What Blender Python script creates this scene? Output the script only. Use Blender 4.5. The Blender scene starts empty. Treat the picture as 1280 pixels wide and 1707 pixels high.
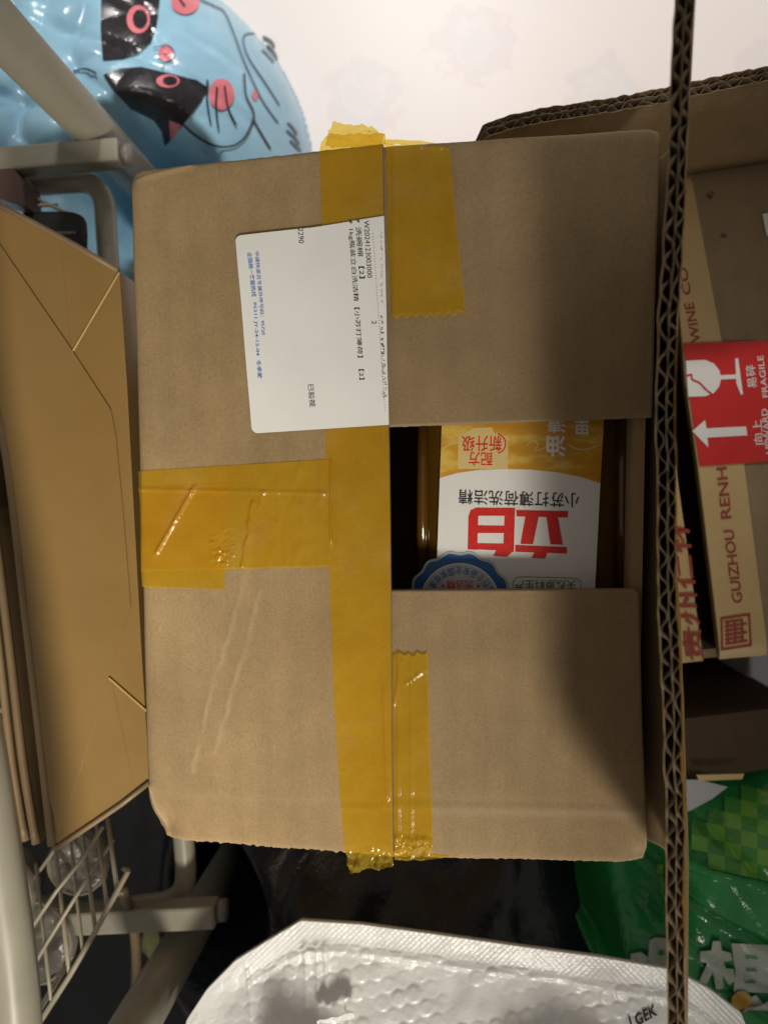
import bpy, bmesh, math, random
from mathutils import Vector, Matrix, noise
random.seed(7)
SC = bpy.context.scene
COL = SC.collection
R = math.radians

# ------------------------------------------------------------------ camera, world, lamps, exposure
FPX, CX, CY = 1282.0, 640.0, 853.5            # focal length and centre in photo pixels (1280 x 1707)
CAMZ = 0.80
down = Vector(((734 - CX) / FPX, -(833 - CY) / FPX, -1)).normalized()   # where plumb lines meet in the photo
ez = -down
ey = (Vector((0, 1, 0)) - ez * ez.y).normalized()
ex = ey.cross(ez)
C2W = Matrix((ex, ey, ez))                    # rows: world axes in camera space -> camera vector to world vector
CAM = Vector((0, 0, CAMZ))
cd = bpy.data.cameras.new('camera'); cam = bpy.data.objects.new('camera', cd); COL.objects.link(cam)
cam.matrix_world = Matrix.Translation(CAM) @ C2W.to_4x4()
cd.sensor_fit = 'VERTICAL'; cd.sensor_height = 36.0; cd.lens = 36.0 * FPX / 1707.0
cd.clip_start = 0.01; cd.clip_end = 50
cd.dof.use_dof = True; cd.dof.focus_distance = 0.375; cd.dof.aperture_fstop = 8.5
SC.camera = cam

wd = bpy.data.worlds.new('World'); SC.world = wd; wd.use_nodes = True
wd.node_tree.nodes['Background'].inputs[0].default_value = (1.0, 0.93, 0.84, 1)
wd.node_tree.nodes['Background'].inputs[1].default_value = 0.215

def aim(o, frm, to):
    o.location = frm
    o.rotation_euler = (Vector(to) - Vector(frm)).to_track_quat('-Z', 'Y').to_euler()

def spot(name, frm, to, energy, angle, blend, size, color):
    l = bpy.data.lights.new(name, 'SPOT'); l.energy = energy; l.spot_size = R(angle); l.spot_blend = blend
    l.shadow_soft_size = size; l.color = color
    o = bpy.data.objects.new(name, l); COL.objects.link(o); aim(o, frm, to); return o

KEY = spot('key_lamp', (0.28, -1.32, 1.80), (-0.165, -0.14, 0.4), 212, 21.5, 1.0, 0.20, (1.0, 0.93, 0.80))
FLOORFILL = spot('floor_fill_spot', (-0.05, 1.5, 1.7), (0.12, 0.64, 0.0), 140, 40, 0.5, 0.12, (1.0, 0.955, 0.925))  # spot added only to brighten the far floor, no known fixture

SC.view_settings.view_transform = 'Standard'; SC.view_settings.look = 'None'
SC.view_settings.exposure = 0.0; SC.view_settings.gamma = 1.0
SC.render.engine = 'CYCLES'
SC.cycles.transparent_max_bounces = 16; SC.cycles.max_bounces = 8

# ------------------------------------------------------------------ pixel -> place helpers
def ray(px, py):
    return C2W @ Vector(((px - CX) / FPX, -(py - CY) / FPX, -1.0))
def W(px, py, z):                             # where the sight line of a photo pixel meets the level z
    d = ray(px, py); return CAM + d * ((z - CAMZ) / d.z)

# the parcel's top plane, from its four corners in the photo (a rectangle 255 x 345 mm)
BW, BH, BD = 0.2547, 0.345, 0.165
_n = (C2W @ Vector((-0.13843, -0.07719, 0.98707))).normalized()
_tl = CAM + C2W @ Vector((-0.12657, 0.16821, -0.38269)); _tr = CAM + C2W @ Vector((0.12557, 0.17307, -0.34695))
_br = CAM + C2W @ Vector((0.12763, -0.17090, -0.37356)); _bl = CAM + C2W @ Vector((-0.12451, -0.17576, -0.40930))
_c = (_tl + _tr + _br + _bl) / 4
_y = ((_tl - _bl) + (_tr - _br)); _y = (_y - _n * _y.dot(_n)).normalized(); _x = _y.cross(_n)
MB = Matrix((( _x.x, _y.x, _n.x, _c.x), (_x.y, _y.y, _n.y, _c.y), (_x.z, _y.z, _n.z, _c.z), (0, 0, 0, 1)))
MBI = MB.inverted()
CAML = MBI @ CAM
def L(px, py, z=0.0):                         # the same in the parcel's own frame, on its plane z
    d = MBI.to_3x3() @ ray(px, py); return CAML + d * ((z - CAML.z) / d.z)

def lerp(a, b, t): return a + (b - a) * t
def smooth(t): t = max(0.0, min(1.0, t)); return t * t * (3 - 2 * t)
def poly_at(pts, t):                          # point on a polyline by fraction of its length
    seg = [math.dist(pts[i], pts[i + 1]) for i in range(len(pts) - 1)]
    s = t * sum(seg)
    for i, l in enumerate(seg):
        if s <= l or i == len(seg) - 1:
            k = s / l if l else 0
            return tuple(lerp(a, b, k) for a, b in zip(pts[i], pts[i + 1]))
        s -= l
def spline(pts, n):                           # Catmull-Rom through points of any dimension
    P = [pts[0]] + list(pts) + [pts[-1]]; out = []
    for i in range(1, len(P) - 2):
        for k in range(n):
            t = k / n
            out.append(tuple(0.5 * (2 * b + (c - a) * t + (2 * a - 5 * b + 4 * c - d) * t * t + (3 * b - a - 3 * c + d) * t ** 3)
                             for a, b, c, d in zip(P[i - 1], P[i], P[i + 1], P[i + 2])))
    out.append(tuple(pts[-1])); return out
def interp(tab, x):
    for (a, va), (b, vb) in zip(tab, tab[1:]):
        if x <= b: return lerp(va, vb, max(0, (x - a) / (b - a)))
    return tab[-1][1]
def nz(x, y, z=0.0): return noise.noise(Vector((x, y, z)))
def segdist(p, a, b):
    ax, ay = a; bx, by = b; dx, dy = bx - ax, by - ay
    t = max(0, min(1, ((p[0] - ax) * dx + (p[1] - ay) * dy) / (dx * dx + dy * dy)))
    return math.hypot(p[0] - ax - t * dx, p[1] - ay - t * dy)
def linedist(p, pts): return min(segdist(p, pts[i], pts[i + 1]) for i in range(len(pts) - 1))
def inside(p, poly):
    c = False; j = len(poly) - 1
    for i in range(len(poly)):
        if (poly[i][1] > p[1]) != (poly[j][1] > p[1]) and p[0] < (poly[j][0] - poly[i][0]) * (p[1] - poly[i][1]) / (poly[j][1] - poly[i][1]) + poly[i][0]: c = not c
        j = i
    return c

# ------------------------------------------------------------------ object helpers
def tag(o, label=None, cat=None, group=None, kind=None):
    for k, v in (('label', label), ('category', cat), ('group', group), ('kind', kind)):
        if v: o[k] = v
    return o
def thing(name, label, cat, matrix=None, group=None):
    o = bpy.data.objects.new(name, None); COL.objects.link(o); o.empty_display_size = 0.02
    o.matrix_world = matrix or Matrix(); o['M'] = 0
    del o['M']; WM[o.name] = matrix.copy() if matrix else Matrix()
    return tag(o, label, cat, group)
WM = {}
def obj(name, verts, faces, mat, parent=None, local=False, smooth_=False, wear=None):
    """one mesh object; verts are world coordinates unless local (then in the root thing's frame)"""
    me = bpy.data.meshes.new(name)
    M = WM.get(parent.name, Matrix()) if parent else Matrix()
    if parent and not local:
        I = M.inverted(); verts = [I @ Vector(v) for v in verts]
    me.from_pydata([tuple(v) for v in verts], [], faces); me.update()
    if smooth_: me.polygons.foreach_set('use_smooth', [True] * len(me.polygons))
    if wear is not None:
        a = me.attributes.new('wear', 'FLOAT', 'POINT'); a.data.foreach_set('value', wear)
    me.materials.append(mat)
    o = bpy.data.objects.new(name, me); COL.objects.link(o)
    if parent: o.parent = parent; WM[o.name] = M
    return o

def gridfaces(nu, nv, off=0, flip=False):
    f = []
    for j in range(nv):
        for i in range(nu):
            a = off + j * (nu + 1) + i; q = (a, a + 1, a + nu + 2, a + nu + 1)
            f.append(q[::-1] if flip else q)
    return f
def slab(P, nu, nv, thick, up=Vector((0, 0, 1))):
    """closed sheet: P(s,t)->Vector for the top; t runs away from the viewer's top edge"""
    top = [P(i / nu, j / nv) for j in range(nv + 1) for i in range(nu + 1)]
    n = len(top); vs = top + [v - up * thick for v in top]
    f = gridfaces(nu, nv, 0, True) + gridfaces(nu, nv, n, False)
    ring = [i for i in range(nu + 1)] + [j * (nu + 1) + nu for j in range(1, nv + 1)] + [nv * (nu + 1) + i for i in range(nu - 1, -1, -1)] + [j * (nu + 1) for j in range(nv - 1, 0, -1)]
    for a, b in zip(ring, ring[1:] + ring[:1]): f.append((a, b, b + n, a + n))
    return vs, f
def sheet(P, nu, nv):
    return [P(i / nu, j / nv) for j in range(nv + 1) for i in range(nu + 1)], gridfaces(nu, nv, 0, True)
def box_vf(c0, c1, M=None):
    (x0, y0, z0), (x1, y1, z1) = c0, c1
    v = [Vector(p) for p in ((x0, y0, z0), (x1, y0, z0), (x1, y1, z0), (x0, y1, z0), (x0, y0, z1), (x1, y0, z1), (x1, y1, z1), (x0, y1, z1))]
    if M: v = [M @ p for p in v]
    return v, [(0, 3, 2, 1), (4, 5, 6, 7), (0, 1, 5, 4), (1, 2, 6, 5), (2, 3, 7, 6), (3, 0, 4, 7)]
def join(*vfs):
    V, F = [], []
    for v, f in vfs:
        n = len(V); V += list(v); F += [tuple(i + n for i in q) for q in f]
    return V, F
def bevel_obj(o, w, seg=2):
    bm = bmesh.new(); bm.from_mesh(o.data)
    bmesh.ops.bevel(bm, geom=bm.edges[:], offset=w, segments=seg, affect='EDGES', profile=0.5)
    bm.to_mesh(o.data); bm.free(); return o
def tube(pts, r, n=12, caps=True, sq=False):
    pts = [Vector(p) for p in pts]; V, F = [], []
    t0 = (pts[1] - pts[0]).normalized(); a = t0.orthogonal().normalized()
    for i, p in enumerate(pts):
        t = (pts[min(i + 1, len(pts) - 1)] - pts[max(i - 1, 0)]).normalized()
        a = (a - t * a.dot(t)).normalized(); b = t.cross(a)
        for k in range(n):
            th = 2 * math.pi * k / n
            V.append(p + (a * math.cos(th) + b * math.sin(th)) * r)
    for i in range(len(pts) - 1):
        for k in range(n):
            q = i * n; F.append((q + k, q + (k + 1) % n, q + n + (k + 1) % n, q + n + k))
    if caps: F += [tuple(range(n - 1, -1, -1)), tuple(range(len(pts) * n - n, len(pts) * n))]
    return V, F
def polyfill(pts, maxlen):
    """flat polygon (2D points) filled and subdivided until edges are short -> verts2d, faces"""
    bm = bmesh.new(); vs = [bm.verts.new((x, y, 0)) for x, y in pts]
    es = [bm.edges.new((vs[i], vs[(i + 1) % len(vs)])) for i in range(len(vs))]
    bmesh.ops.triangle_fill(bm, use_beauty=True, edges=es)
    for _ in range(7):
        long = [e for e in bm.edges if e.calc_length() > maxlen]
        if not long: break
        bmesh.ops.subdivide_edges(bm, edges=long, cuts=1)
        bmesh.ops.triangulate(bm, faces=bm.faces[:])
    bm.verts.index_update()
    V = [(v.co.x, v.co.y) for v in bm.verts]; F = [tuple(v.index for v in f.verts) for f in bm.faces]
    bm.free(); return V, F
def ribbon(pts, w, n=4):
    """stroke of width w along a smooth line of 2D points -> verts2d, faces"""
    P = spline(pts, n) if len(pts) > 2 else [tuple(lerp(a, b, k / 6) for a, b in zip(*pts)) for k in range(7)]
    V, F = [], []
    for i, p in enumerate(P):
        a, b = P[max(i - 1, 0)], P[min(i + 1, len(P) - 1)]
        d = math.dist(a, b) or 1; nx, ny = -(b[1] - a[1]) / d, (b[0] - a[0]) / d
        V += [(p[0] + nx * w / 2, p[1] + ny * w / 2), (p[0] - nx * w / 2, p[1] - ny * w / 2)]
        if i: F.append((2 * i - 2, 2 * i, 2 * i + 1, 2 * i - 1))
    return V, F
def ellipse(cx, cy, rx, ry, n=28, rot=0):
    c, s = math.cos(rot), math.sin(rot)
    return [(cx + rx * math.cos(t) * c - ry * math.sin(t) * s, cy + rx * math.cos(t) * s + ry * math.sin(t) * c) for t in (2 * math.pi * k / n for k in range(n))]
def fixup(V, F, up):                          # turn print faces towards 'up'
    out = []
    for f in F:
        a, b, c = Vector(V[f[0]]), Vector(V[f[1]]), Vector(V[f[2]])
        out.append(f[::-1] if (b - a).cross(c - a).dot(up) < 0 else f)
    return out
def print2d(name, parts, mp, mat, parent, local=False, up=Vector((0, 0, 1))):
    V, F = [], []
    for v, f in parts:
        n = len(V); V += [mp(x, y) for x, y in v]; F += [tuple(i + n for i in q) for q in f]
    return obj(name, V, fixup(V, F, up), mat, parent, local)
_tc = {}
def text2d(s, bold=0.0):
    """glyph outlines of a line of text, scaled into the unit square"""
    if (s, bold) in _tc: return _tc[(s, bold)]
    cu = bpy.data.curves.new('t', 'FONT'); cu.body = s; cu.size = 1; cu.offset = bold; cu.resolution_u = 3; cu.fill_mode = 'FRONT'
    o = bpy.data.objects.new('t', cu); COL.objects.link(o)
    dg = bpy.context.evaluated_depsgraph_get(); me = o.evaluated_get(dg).to_mesh()
    V = [(v.co.x, v.co.y) for v in me.vertices]; F = [tuple(p.vertices) for p in me.polygons]
    o.evaluated_get(dg).to_mesh_clear(); bpy.data.objects.remove(o); bpy.data.curves.remove(cu)
    x0, x1 = min(v[0] for v in V), max(v[0] for v in V); y0, y1 = min(v[1] for v in V), max(v[1] for v in V)
    V = [((x - x0) / (x1 - x0), (y - y0) / (y1 - y0)) for x, y in V]
    _tc[(s, bold)] = (V, F); return V, F
def text_px(s, p0, p1, h, bold=0.0):
    """text laid on photo pixels: baseline p0 -> p1, h = vector from baseline to glyph top"""
    V, F = text2d(s, bold)
    return [(p0[0] + (p1[0] - p0[0]) * x + h[0] * y, p0[1] + (p1[1] - p0[1]) * x + h[1] * y) for x, y in V], F

# ------------------------------------------------------------------ materials
def mat(name, build):
    m = bpy.data.materials.new(name); m.use_nodes = True; nt = m.node_tree; nt.nodes.clear()
    out = nt.nodes.new('ShaderNodeOutputMaterial')
    def N(t, **kw):
        n = nt.nodes.new(t)
        for k, v in kw.items():
            if k.startswith('i_'):
                key = k[2:]; key = int(key) if key.isdigit() else key.replace('_', ' ')
                n.inputs[key].default_value = v
            else: setattr(n, k, v)
        return n
    def link(a, b): nt.links.new(a, b)
    s = build(N, link); link(s, out.inputs['Surface']); return m
def rgb(c): return (c[0], c[1], c[2], 1)
def coord(N, link, scale=(1, 1, 1)):
    tc = N('ShaderNodeTexCoord'); mp = N('ShaderNodeMapping'); mp.inputs['Scale'].default_value = scale
    link(tc.outputs['Object'], mp.inputs['Vector']); return mp.outputs['Vector']
def tex(N, link, vec, scale, detail=4, rough=0.6):
    t = N('ShaderNodeTexNoise', i_Scale=scale, i_Detail=detail, i_Roughness=rough); link(vec, t.inputs['Vector']); return t.outputs['Fac']
def ramp(N, link, fac, stops):
    r = N('ShaderNodeValToRGB'); e = r.color_ramp.elements
    while len(e) < len(stops): e.new(0.5)
    for k, (p, c) in zip(e, stops): k.position = p; k.color = rgb(c)
    link(fac, r.inputs['Fac']); return r.outputs['Color']
def mixc(N, link, a, b, fac, mode='MIX'):
    m = N('ShaderNodeMix', data_type='RGBA', blend_type=mode)
    for i, v in ((6, a), (7, b)):
        if isinstance(v, tuple): m.inputs[i].default_value = rgb(v)
        else: link(v, m.inputs[i])
    if isinstance(fac, (int, float)): m.inputs[0].default_value = fac
    else: link(fac, m.inputs[0])
    return m.outputs[2]
def bump(N, link, h, strength, dist):
    b = N('ShaderNodeBump', i_Strength=strength, i_Distance=dist); link(h, b.inputs['Height']); return b.outputs['Normal']

def kraft(name, base, light=None, var=0.16, rough=0.82, spec=0.25):
    light = light or tuple(min(1, c * 1.35) for c in base)
    def b(N, link):
        v = coord(N, link); vs = coord(N, link, (9, 0.8, 1))
        fine = tex(N, link, v, 900, 5, 0.7); blot = tex(N, link, v, 26, 4, 0.6); streak = tex(N, link, vs, 160, 3, 0.6)
        c = ramp(N, link, fine, [(0.25, tuple(x * (1 - var * 1.5) for x in base)), (0.55, base), (0.8, tuple(x * (1 + var) for x in base))])
        c = mixc(N, link, c, ramp(N, link, blot, [(0.3, (0.86, 0.86, 0.86)), (0.7, (1.06, 1.06, 1.06))]), 1.0, 'MULTIPLY')
        c = mixc(N, link, c, ramp(N, link, streak, [(0.3, (0.955, 0.955, 0.955)), (0.7, (1.03, 1.03, 1.03))]), 1.0, 'MULTIPLY')
        stain = tex(N, link, v, 8, 3, 0.55)
        c = mixc(N, link, c, ramp(N, link, stain, [(0.35, (0.90, 0.89, 0.88)), (0.6, (1.03, 1.03, 1.03))]), 1.0, 'MULTIPLY')
        wv = N('ShaderNodeTexWave', i_Scale=20.0, i_Distortion=0.6); link(v, wv.inputs['Vector'])
        c = mixc(N, link, c, ramp(N, link, wv.outputs['Fac'], [(0.2, (0.975, 0.975, 0.975)), (0.8, (1.015, 1.015, 1.015))]), 1.0, 'MULTIPLY')
        vo = N('ShaderNodeTexVoronoi', i_Scale=150.0); link(v, vo.inputs['Vector'])      # stray dark fibres
        vm = N('ShaderNodeMath', operation='LESS_THAN'); link(vo.outputs['Distance'], vm.inputs[0]); vm.inputs[1].default_value = 0.035
        c = mixc(N, link, c, tuple(x * 0.45 for x in base), vm.outputs[0])
        at = N('ShaderNodeAttribute', attribute_name='wear')
        c = mixc(N, link, c, light, at.outputs['Fac'])
        p = N('ShaderNodeBsdfPrincipled', i_Roughness=rough); p.inputs['Specular IOR Level'].default_value = spec
        link(c, p.inputs['Base Color']); link(bump(N, link, fine, 0.25, 0.0004), p.inputs['Normal'])
        return p.outputs[0]
    return mat(name, b)
def plain(name, col, rough=0.5, spec=0.5, var=0.08, scale=60, bmp=0.0, bdist=0.001, metal=0.0, coat=0.0, two=None):
    def b(N, link):
        v = coord(N, link); f = tex(N, link, v, scale, 5, 0.6)
        c = ramp(N, link, f, [(0.3, two or tuple(x * (1 - var) for x in col)), (0.7, tuple(min(1, x * (1 + var)) for x in col))])
        p = N('ShaderNodeBsdfPrincipled', i_Roughness=rough, i_Metallic=metal); p.inputs['Specular IOR Level'].default_value = spec
        p.inputs['Coat Weight'].default_value = coat; p.inputs['Coat Roughness'].default_value = 0.08
        link(c, p.inputs['Base Color'])
        rr = ramp(N, link, f, [(0.3, (max(0.02, rough - 0.07),) * 3), (0.7, (min(1, rough + 0.07),) * 3)]); link(rr, p.inputs['Roughness'])
        if bmp: link(bump(N, link, f, bmp, bdist), p.inputs['Normal'])
        return p.outputs[0]
    return mat(name, b)
def ink(name, col, rough=0.6): return plain(name, col, rough, 0.3, 0.12, 900)
def film(name, col, tint, fac, rough=0.14, bmp=0.25, scale=55):
    """tinted plastic film: part of the light passes, part is scattered, the surface shines"""
    def b(N, link):
        v = coord(N, link); f = tex(N, link, v, scale, 3, 0.55); g = tex(N, link, v, 420, 3, 0.6); bl = tex(N, link, v, 38, 4, 0.65)
        patch = ramp(N, link, tex(N, link, v, 30, 3, 0.6), [(0.52, (0.05,) * 3), (0.66, (0.75,) * 3)])
        cr = N('ShaderNodeTexVoronoi', i_Scale=420.0, feature='SMOOTH_F1'); link(v, cr.inputs['Vector'])
        g2 = N('ShaderNodeMath', operation='MULTIPLY_ADD'); link(cr.outputs['Distance'], g2.inputs[0]); link(patch, g2.inputs[1]); link(f, g2.inputs[2])
        h = N('ShaderNodeMath', operation='MULTIPLY_ADD'); link(g, h.inputs[0]); h.inputs[1].default_value = 0.12; link(g2.outputs[0], h.inputs[2])
        p = N('ShaderNodeBsdfPrincipled', i_Base_Color=rgb(col), i_Roughness=rough); link(bump(N, link, h.outputs[0], bmp, 0.0016), p.inputs['Normal'])
        link(mixc(N, link, col, tuple(min(1, c * 0.6 + 0.42) for c in col), mixc(N, link, (0, 0, 0), patch, 0.16)), p.inputs['Base Color'])
        t = N('ShaderNodeBsdfTransparent', i_Color=rgb(tint))
        fr = ramp(N, link, bl, [(0.35, (fac - 0.05,) * 3), (0.72, (fac + 0.09,) * 3)])
        m = N('ShaderNodeMixShader'); link(fr, m.inputs[0]); link(t.outputs[0], m.inputs[1]); link(p.outputs[0], m.inputs[2])
        return m.outputs[0]
    return mat(name, b)

M_KRAFT = kraft('kraft_board', (0.352, 0.244, 0.122), (0.46, 0.345, 0.205))
M_KRAFT2 = kraft('kraft_board_flap', (0.315, 0.222, 0.118), (0.43, 0.325, 0.20))
M_EDGE = kraft('kraft_cut_edge', (0.40, 0.29, 0.17))
M_FLUTE = kraft('kraft_fluting', (0.23, 0.17, 0.11))
M_WINE = kraft('carton_board', (0.30, 0.215, 0.125), (0.4, 0.3, 0.2))
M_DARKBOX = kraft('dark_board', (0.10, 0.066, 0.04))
M_TAPE = film('packing_tape', (0.66, 0.43, 0.03), (1.0, 0.80, 0.21), 0.30)
M_LABEL = plain('label_paper', (0.80, 0.80, 0.78), 0.45, 0.4, 0.02, 40)
M_INK = ink('black_ink', (0.03, 0.03, 0.032)); M_BLUEINK = ink('blue_ink', (0.05, 0.16, 0.50))
M_REDINK = ink('red_ink', (0.62, 0.025, 0.02), 0.35); M_BROWNRED = ink('brown_red_ink', (0.30, 0.045, 0.03))
M_WHITEP = plain('white_print', (0.78, 0.77, 0.74), 0.35, 0.4, 0.02, 50)
M_SILVER = plain('silver_grey_print', (0.50, 0.52, 0.55), 0.35, 0.5, 0.04, 50)
M_SEALBLUE = ink('seal_blue', (0.03, 0.13, 0.36), 0.35); M_GREENINK = ink('green_ink', (0.06, 0.20, 0.05))
M_CREAM = plain('cream_print', (0.70, 0.52, 0.22), 0.35, 0.4, 0.1, 30)
M_STICKER = plain('red_sticker', (0.56, 0.02, 0.018), 0.30, 0.5, 0.05, 40)
M_WTAPE = plain('printed_paper_tape', (0.52, 0.37, 0.17), 0.35, 0.45, 0.06, 40)
M_METAL = plain('cream_enamel', (0.30, 0.28, 0.22), 0.34, 0.5, 0.05, 35, 0.05, 0.001)
M_RACKCAP = plain('grey_plastic_cap', (0.20, 0.19, 0.17), 0.45)
M_WIRE = plain('coated_wire', (0.42, 0.37, 0.27), 0.38, 0.5, 0.1, 80)
M_GOLD = plain('gold_paper', (0.25, 0.15, 0.045), 0.32, 0.5, 0.07, 14, 0.10, 0.004, 0.0, 0.25)
M_GOLDLINE = plain('gold_fold', (0.52, 0.37, 0.15), 0.3, 0.6)
M_GOLDSIDE = plain('paper_bag_side', (0.23, 0.155, 0.08), 0.45, 0.4, 0.1, 30)
M_BLUE = plain('blue_film', (0.32, 0.57, 0.73), 0.24, 0.5, 0.06, 34, 0.22, 0.004)
M_CATBLACK = plain('black_print', (0.022, 0.02, 0.024), 0.24, 0.5, 0.3, 70)
M_PINK = plain('pink_print', (0.72, 0.20, 0.24), 0.28, 0.5, 0.06)
M_LINE = plain('grey_line_print', (0.05, 0.09, 0.12), 0.3)
M_SKYGREY = plain('pale_film_side', (0.17, 0.33, 0.42), 0.25, 0.5, 0.1, 16, 0.3, 0.006)
M_BLACKBAG = plain('black_polythene', (0.010, 0.012, 0.016), 0.30, 0.5, 0.2, 16, 0.5, 0.010)
M_GREEN = plain('green_film', (0.022, 0.26, 0.065), 0.16, 0.5, 0.2, 24, 0.55, 0.006)
M_GREENSQ = plain('lime_square_print', (0.17, 0.42, 0.06), 0.18, 0.5, 0.2, 30, 0.5, 0.005)
M_GREENSQ2 = plain('mid_green_print', (0.07, 0.29, 0.05), 0.18, 0.5, 0.2, 30, 0.5, 0.005)
M_LETTER = plain('letter_print', (0.50, 0.55, 0.48), 0.22, 0.5, 0.05)
M_AMBERDOT = plain('amber_print', (0.55, 0.33, 0.06), 0.25)
M_MAROON = plain('maroon_board', (0.10, 0.055, 0.045), 0.45)
M_WHITEPL = plain('white_plastic', (0.62, 0.65, 0.70), 0.4, 0.4, 0.06, 25)
M_CABLE = plain('brown_cable', (0.16, 0.11, 0.06), 0.4)
M_YGREEN = plain('yellow_green_wrap', (0.35, 0.37, 0.08), 0.3, 0.5, 0.2, 60, 0.5, 0.003, two=(0.25, 0.28, 0.22))
M_CLEAR = film('clear_film', (0.26, 0.24, 0.21), (0.90, 0.90, 0.88), 0.50, 0.22, 1.0, 90)
M_CUP = plain('grey_brown_ware', (0.26, 0.22, 0.17), 0.4, 0.5, 0.15, 40)

def _floor(N, link):
    v = coord(N, link)
    big = tex(N, link, v, 3.5, 3, 0.5)
    base = ramp(N, link, big, [(0.3, (0.76, 0.70, 0.665)), (0.7, (0.80, 0.745, 0.715))])
    c = base
    # pale printed flowers: one per cell of a loose lattice, petals as wavy rings
    vo = N('ShaderNodeTexVoronoi', i_Scale=7.5, i_Randomness=0.6, voronoi_dimensions='2D'); link(v, vo.inputs['Vector'])
    w = tex(N, link, v, 38, 3, 0.6)
    d = N('ShaderNodeMath', operation='MULTIPLY_ADD'); link(w, d.inputs[0]); d.inputs[1].default_value = 0.5; link(vo.outputs['Distance'], d.inputs[2])
    c = mixc(N, link, c, (0.60, 0.615, 0.64), ramp(N, link, d.outputs[0], [(0.34, (0.30,) * 3), (0.39, (0.10,) * 3), (0.45, (0.42,) * 3), (0.55, (0.0,) * 3)]))
    c = mixc(N, link, c, (0.74, 0.60, 0.585), ramp(N, link, d.outputs[0], [(0.47, (0.0,) * 3), (0.52, (0.35,) * 3), (0.57, (0.0,) * 3)]))
    p = N('ShaderNodeBsdfPrincipled', i_Roughness=0.45); link(c, p.inputs['Base Color']); return p.outputs[0]
M_FLOOR = mat('printed_floor', _floor)

def _mailer(N, link):
    v = coord(N, link); f = tex(N, link, v, 190, 4, 0.65); g = tex(N, link, v, 45, 3, 0.6)
    h = N('ShaderNodeMath', operation='MULTIPLY_ADD'); link(f, h.inputs[0]); h.inputs[1].default_value = 0.35; link(g, h.inputs[2])
    c = ramp(N, link, g, [(0.3, (0.80, 0.80, 0.79)), (0.7, (0.88, 0.88, 0.87))])
    p = N('ShaderNodeBsdfPrincipled', i_Roughness=0.30); link(c, p.inputs['Base Color']); link(bump(N, link, h.outputs[0], 0.35, 0.003), p.inputs['Normal'])
    p.inputs['Subsurface Weight'].default_value = 0.0
    return p.outputs[0]
M_MAILER = mat('white_polythene', _mailer)
def _amber(N, link):
    p = N('ShaderNodeBsdfPrincipled', i_Base_Color=rgb((0.085, 0.038, 0.003)), i_Roughness=0.12); p.inputs['Coat Weight'].default_value = 0.3
    return p.outputs[0]
M_AMBER = mat('amber_bottle', _amber)
def _orange(N, link):
    v = coord(N, link, (1, 2.6, 1)); f = tex(N, link, v, 34, 4, 0.6)
    c = ramp(N, link, f, [(0.25, (0.50, 0.22, 0.015)), (0.5, (0.62, 0.31, 0.02)), (0.62, (0.74, 0.50, 0.10)), (0.75, (0.60, 0.30, 0.02))])
    p = N('ShaderNodeBsdfPrincipled', i_Roughness=0.3); link(c, p.inputs['Base Color']); return p.outputs[0]
M_ORANGE = mat('orange_swirl_print', _orange)

# ------------------------------------------------------------------ setting: the floor
def _fl(s, t): return Vector((-1.6 + 3.2 * s, 2.2 - 3.6 * t, 0))
v, f = sheet(_fl, 8, 8); tag(obj('floor', v, f, M_FLOOR), kind='structure')

# ------------------------------------------------------------------ corrugated board with a visible cut edge
def corrugated(parent, P, nu, nv, thick, length, ph=0.0, crush=None, seed=0):
    """P(u, v, q): u 0..1 along the cut edge, v 0..1 from crease to cut edge, q through the board (0..1). Double wall."""
    def sh(q0, q1, name, m, jit):
        def A(u, vv, q):
            j = 1 + jit * nz(u * 90 + seed, q * 9, 3.3) if vv > 0.99 else vv
            return P(u, vv * (j if vv > 0.99 else 1), q)
        n = nu * 2; V = []; F = []
        for k, q in enumerate((q0, q1)):
            V += [A(i / n, j / nv, q) for j in range(nv + 1) for i in range(n + 1)]
        F += gridfaces(n, nv, 0) + gridfaces(n, nv, (n + 1) * (nv + 1), True)
        o = (n + 1) * (nv + 1)
        ring = [i for i in range(n + 1)] + [j * (n + 1) + n for j in range(1, nv + 1)] + [nv * (n + 1) + i for i in range(n - 1, -1, -1)] + [j * (n + 1) for j in range(nv - 1, 0, -1)]
        for a, b in zip(ring, ring[1:] + ring[:1]): F.append((b, a, a + o, b + o))
        obj(name, V, F, m, parent, True, True)
    w = 0.055
    mid = 0.55
    sh(0.0, w, 'liner', M_KRAFT2, 0.012); sh(mid - w / 2, mid + w / 2, 'liner', M_FLUTE, 0.016); sh(1 - w, 1.0, 'liner', M_KRAFT2, 0.012)
    for (qa, qb, pitch, dp) in ((w, mid - w / 2, 0.0092, 0.0), (mid + w / 2, 1 - w, 0.0084, 1.3)):
        n = int(length / pitch * 12); V = []; F = []; th = 0.085
        for side in (0, 1):
            for j in range(nv + 1):
                for i in range(n + 1):
                    u = i / n
                    a = 2 * math.pi * (u * length / pitch) + ph + dp + 2.9 * nz(u * length * 42, seed + dp, 1.7)
                    amp = 0.5 - 0.30 * max(0, nz(u * length * 60, seed + 5.1, dp))
                    wv = math.sin(a); wv = math.copysign(abs(wv) ** 0.75, wv)
                    q = qa + (qb - qa) * (0.5 + wv * amp * 0.96) + (th if side else 0) * 0.5 - th * 0.25
                    V.append(P(u, (j / nv if j < nv else 0.997 + 0.008 * nz(u * 130, seed, dp)), q))
        m = n + 1; o2 = m * (nv + 1); e2 = m * nv
        F += gridfaces(n, nv, 0) + gridfaces(n, nv, o2, True)
        for i in range(n): F.append((e2 + i, e2 + i + 1, o2 + e2 + i + 1, o2 + e2 + i))
        obj('fluting', V, F, M_FLUTE, parent, True, True)

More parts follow.
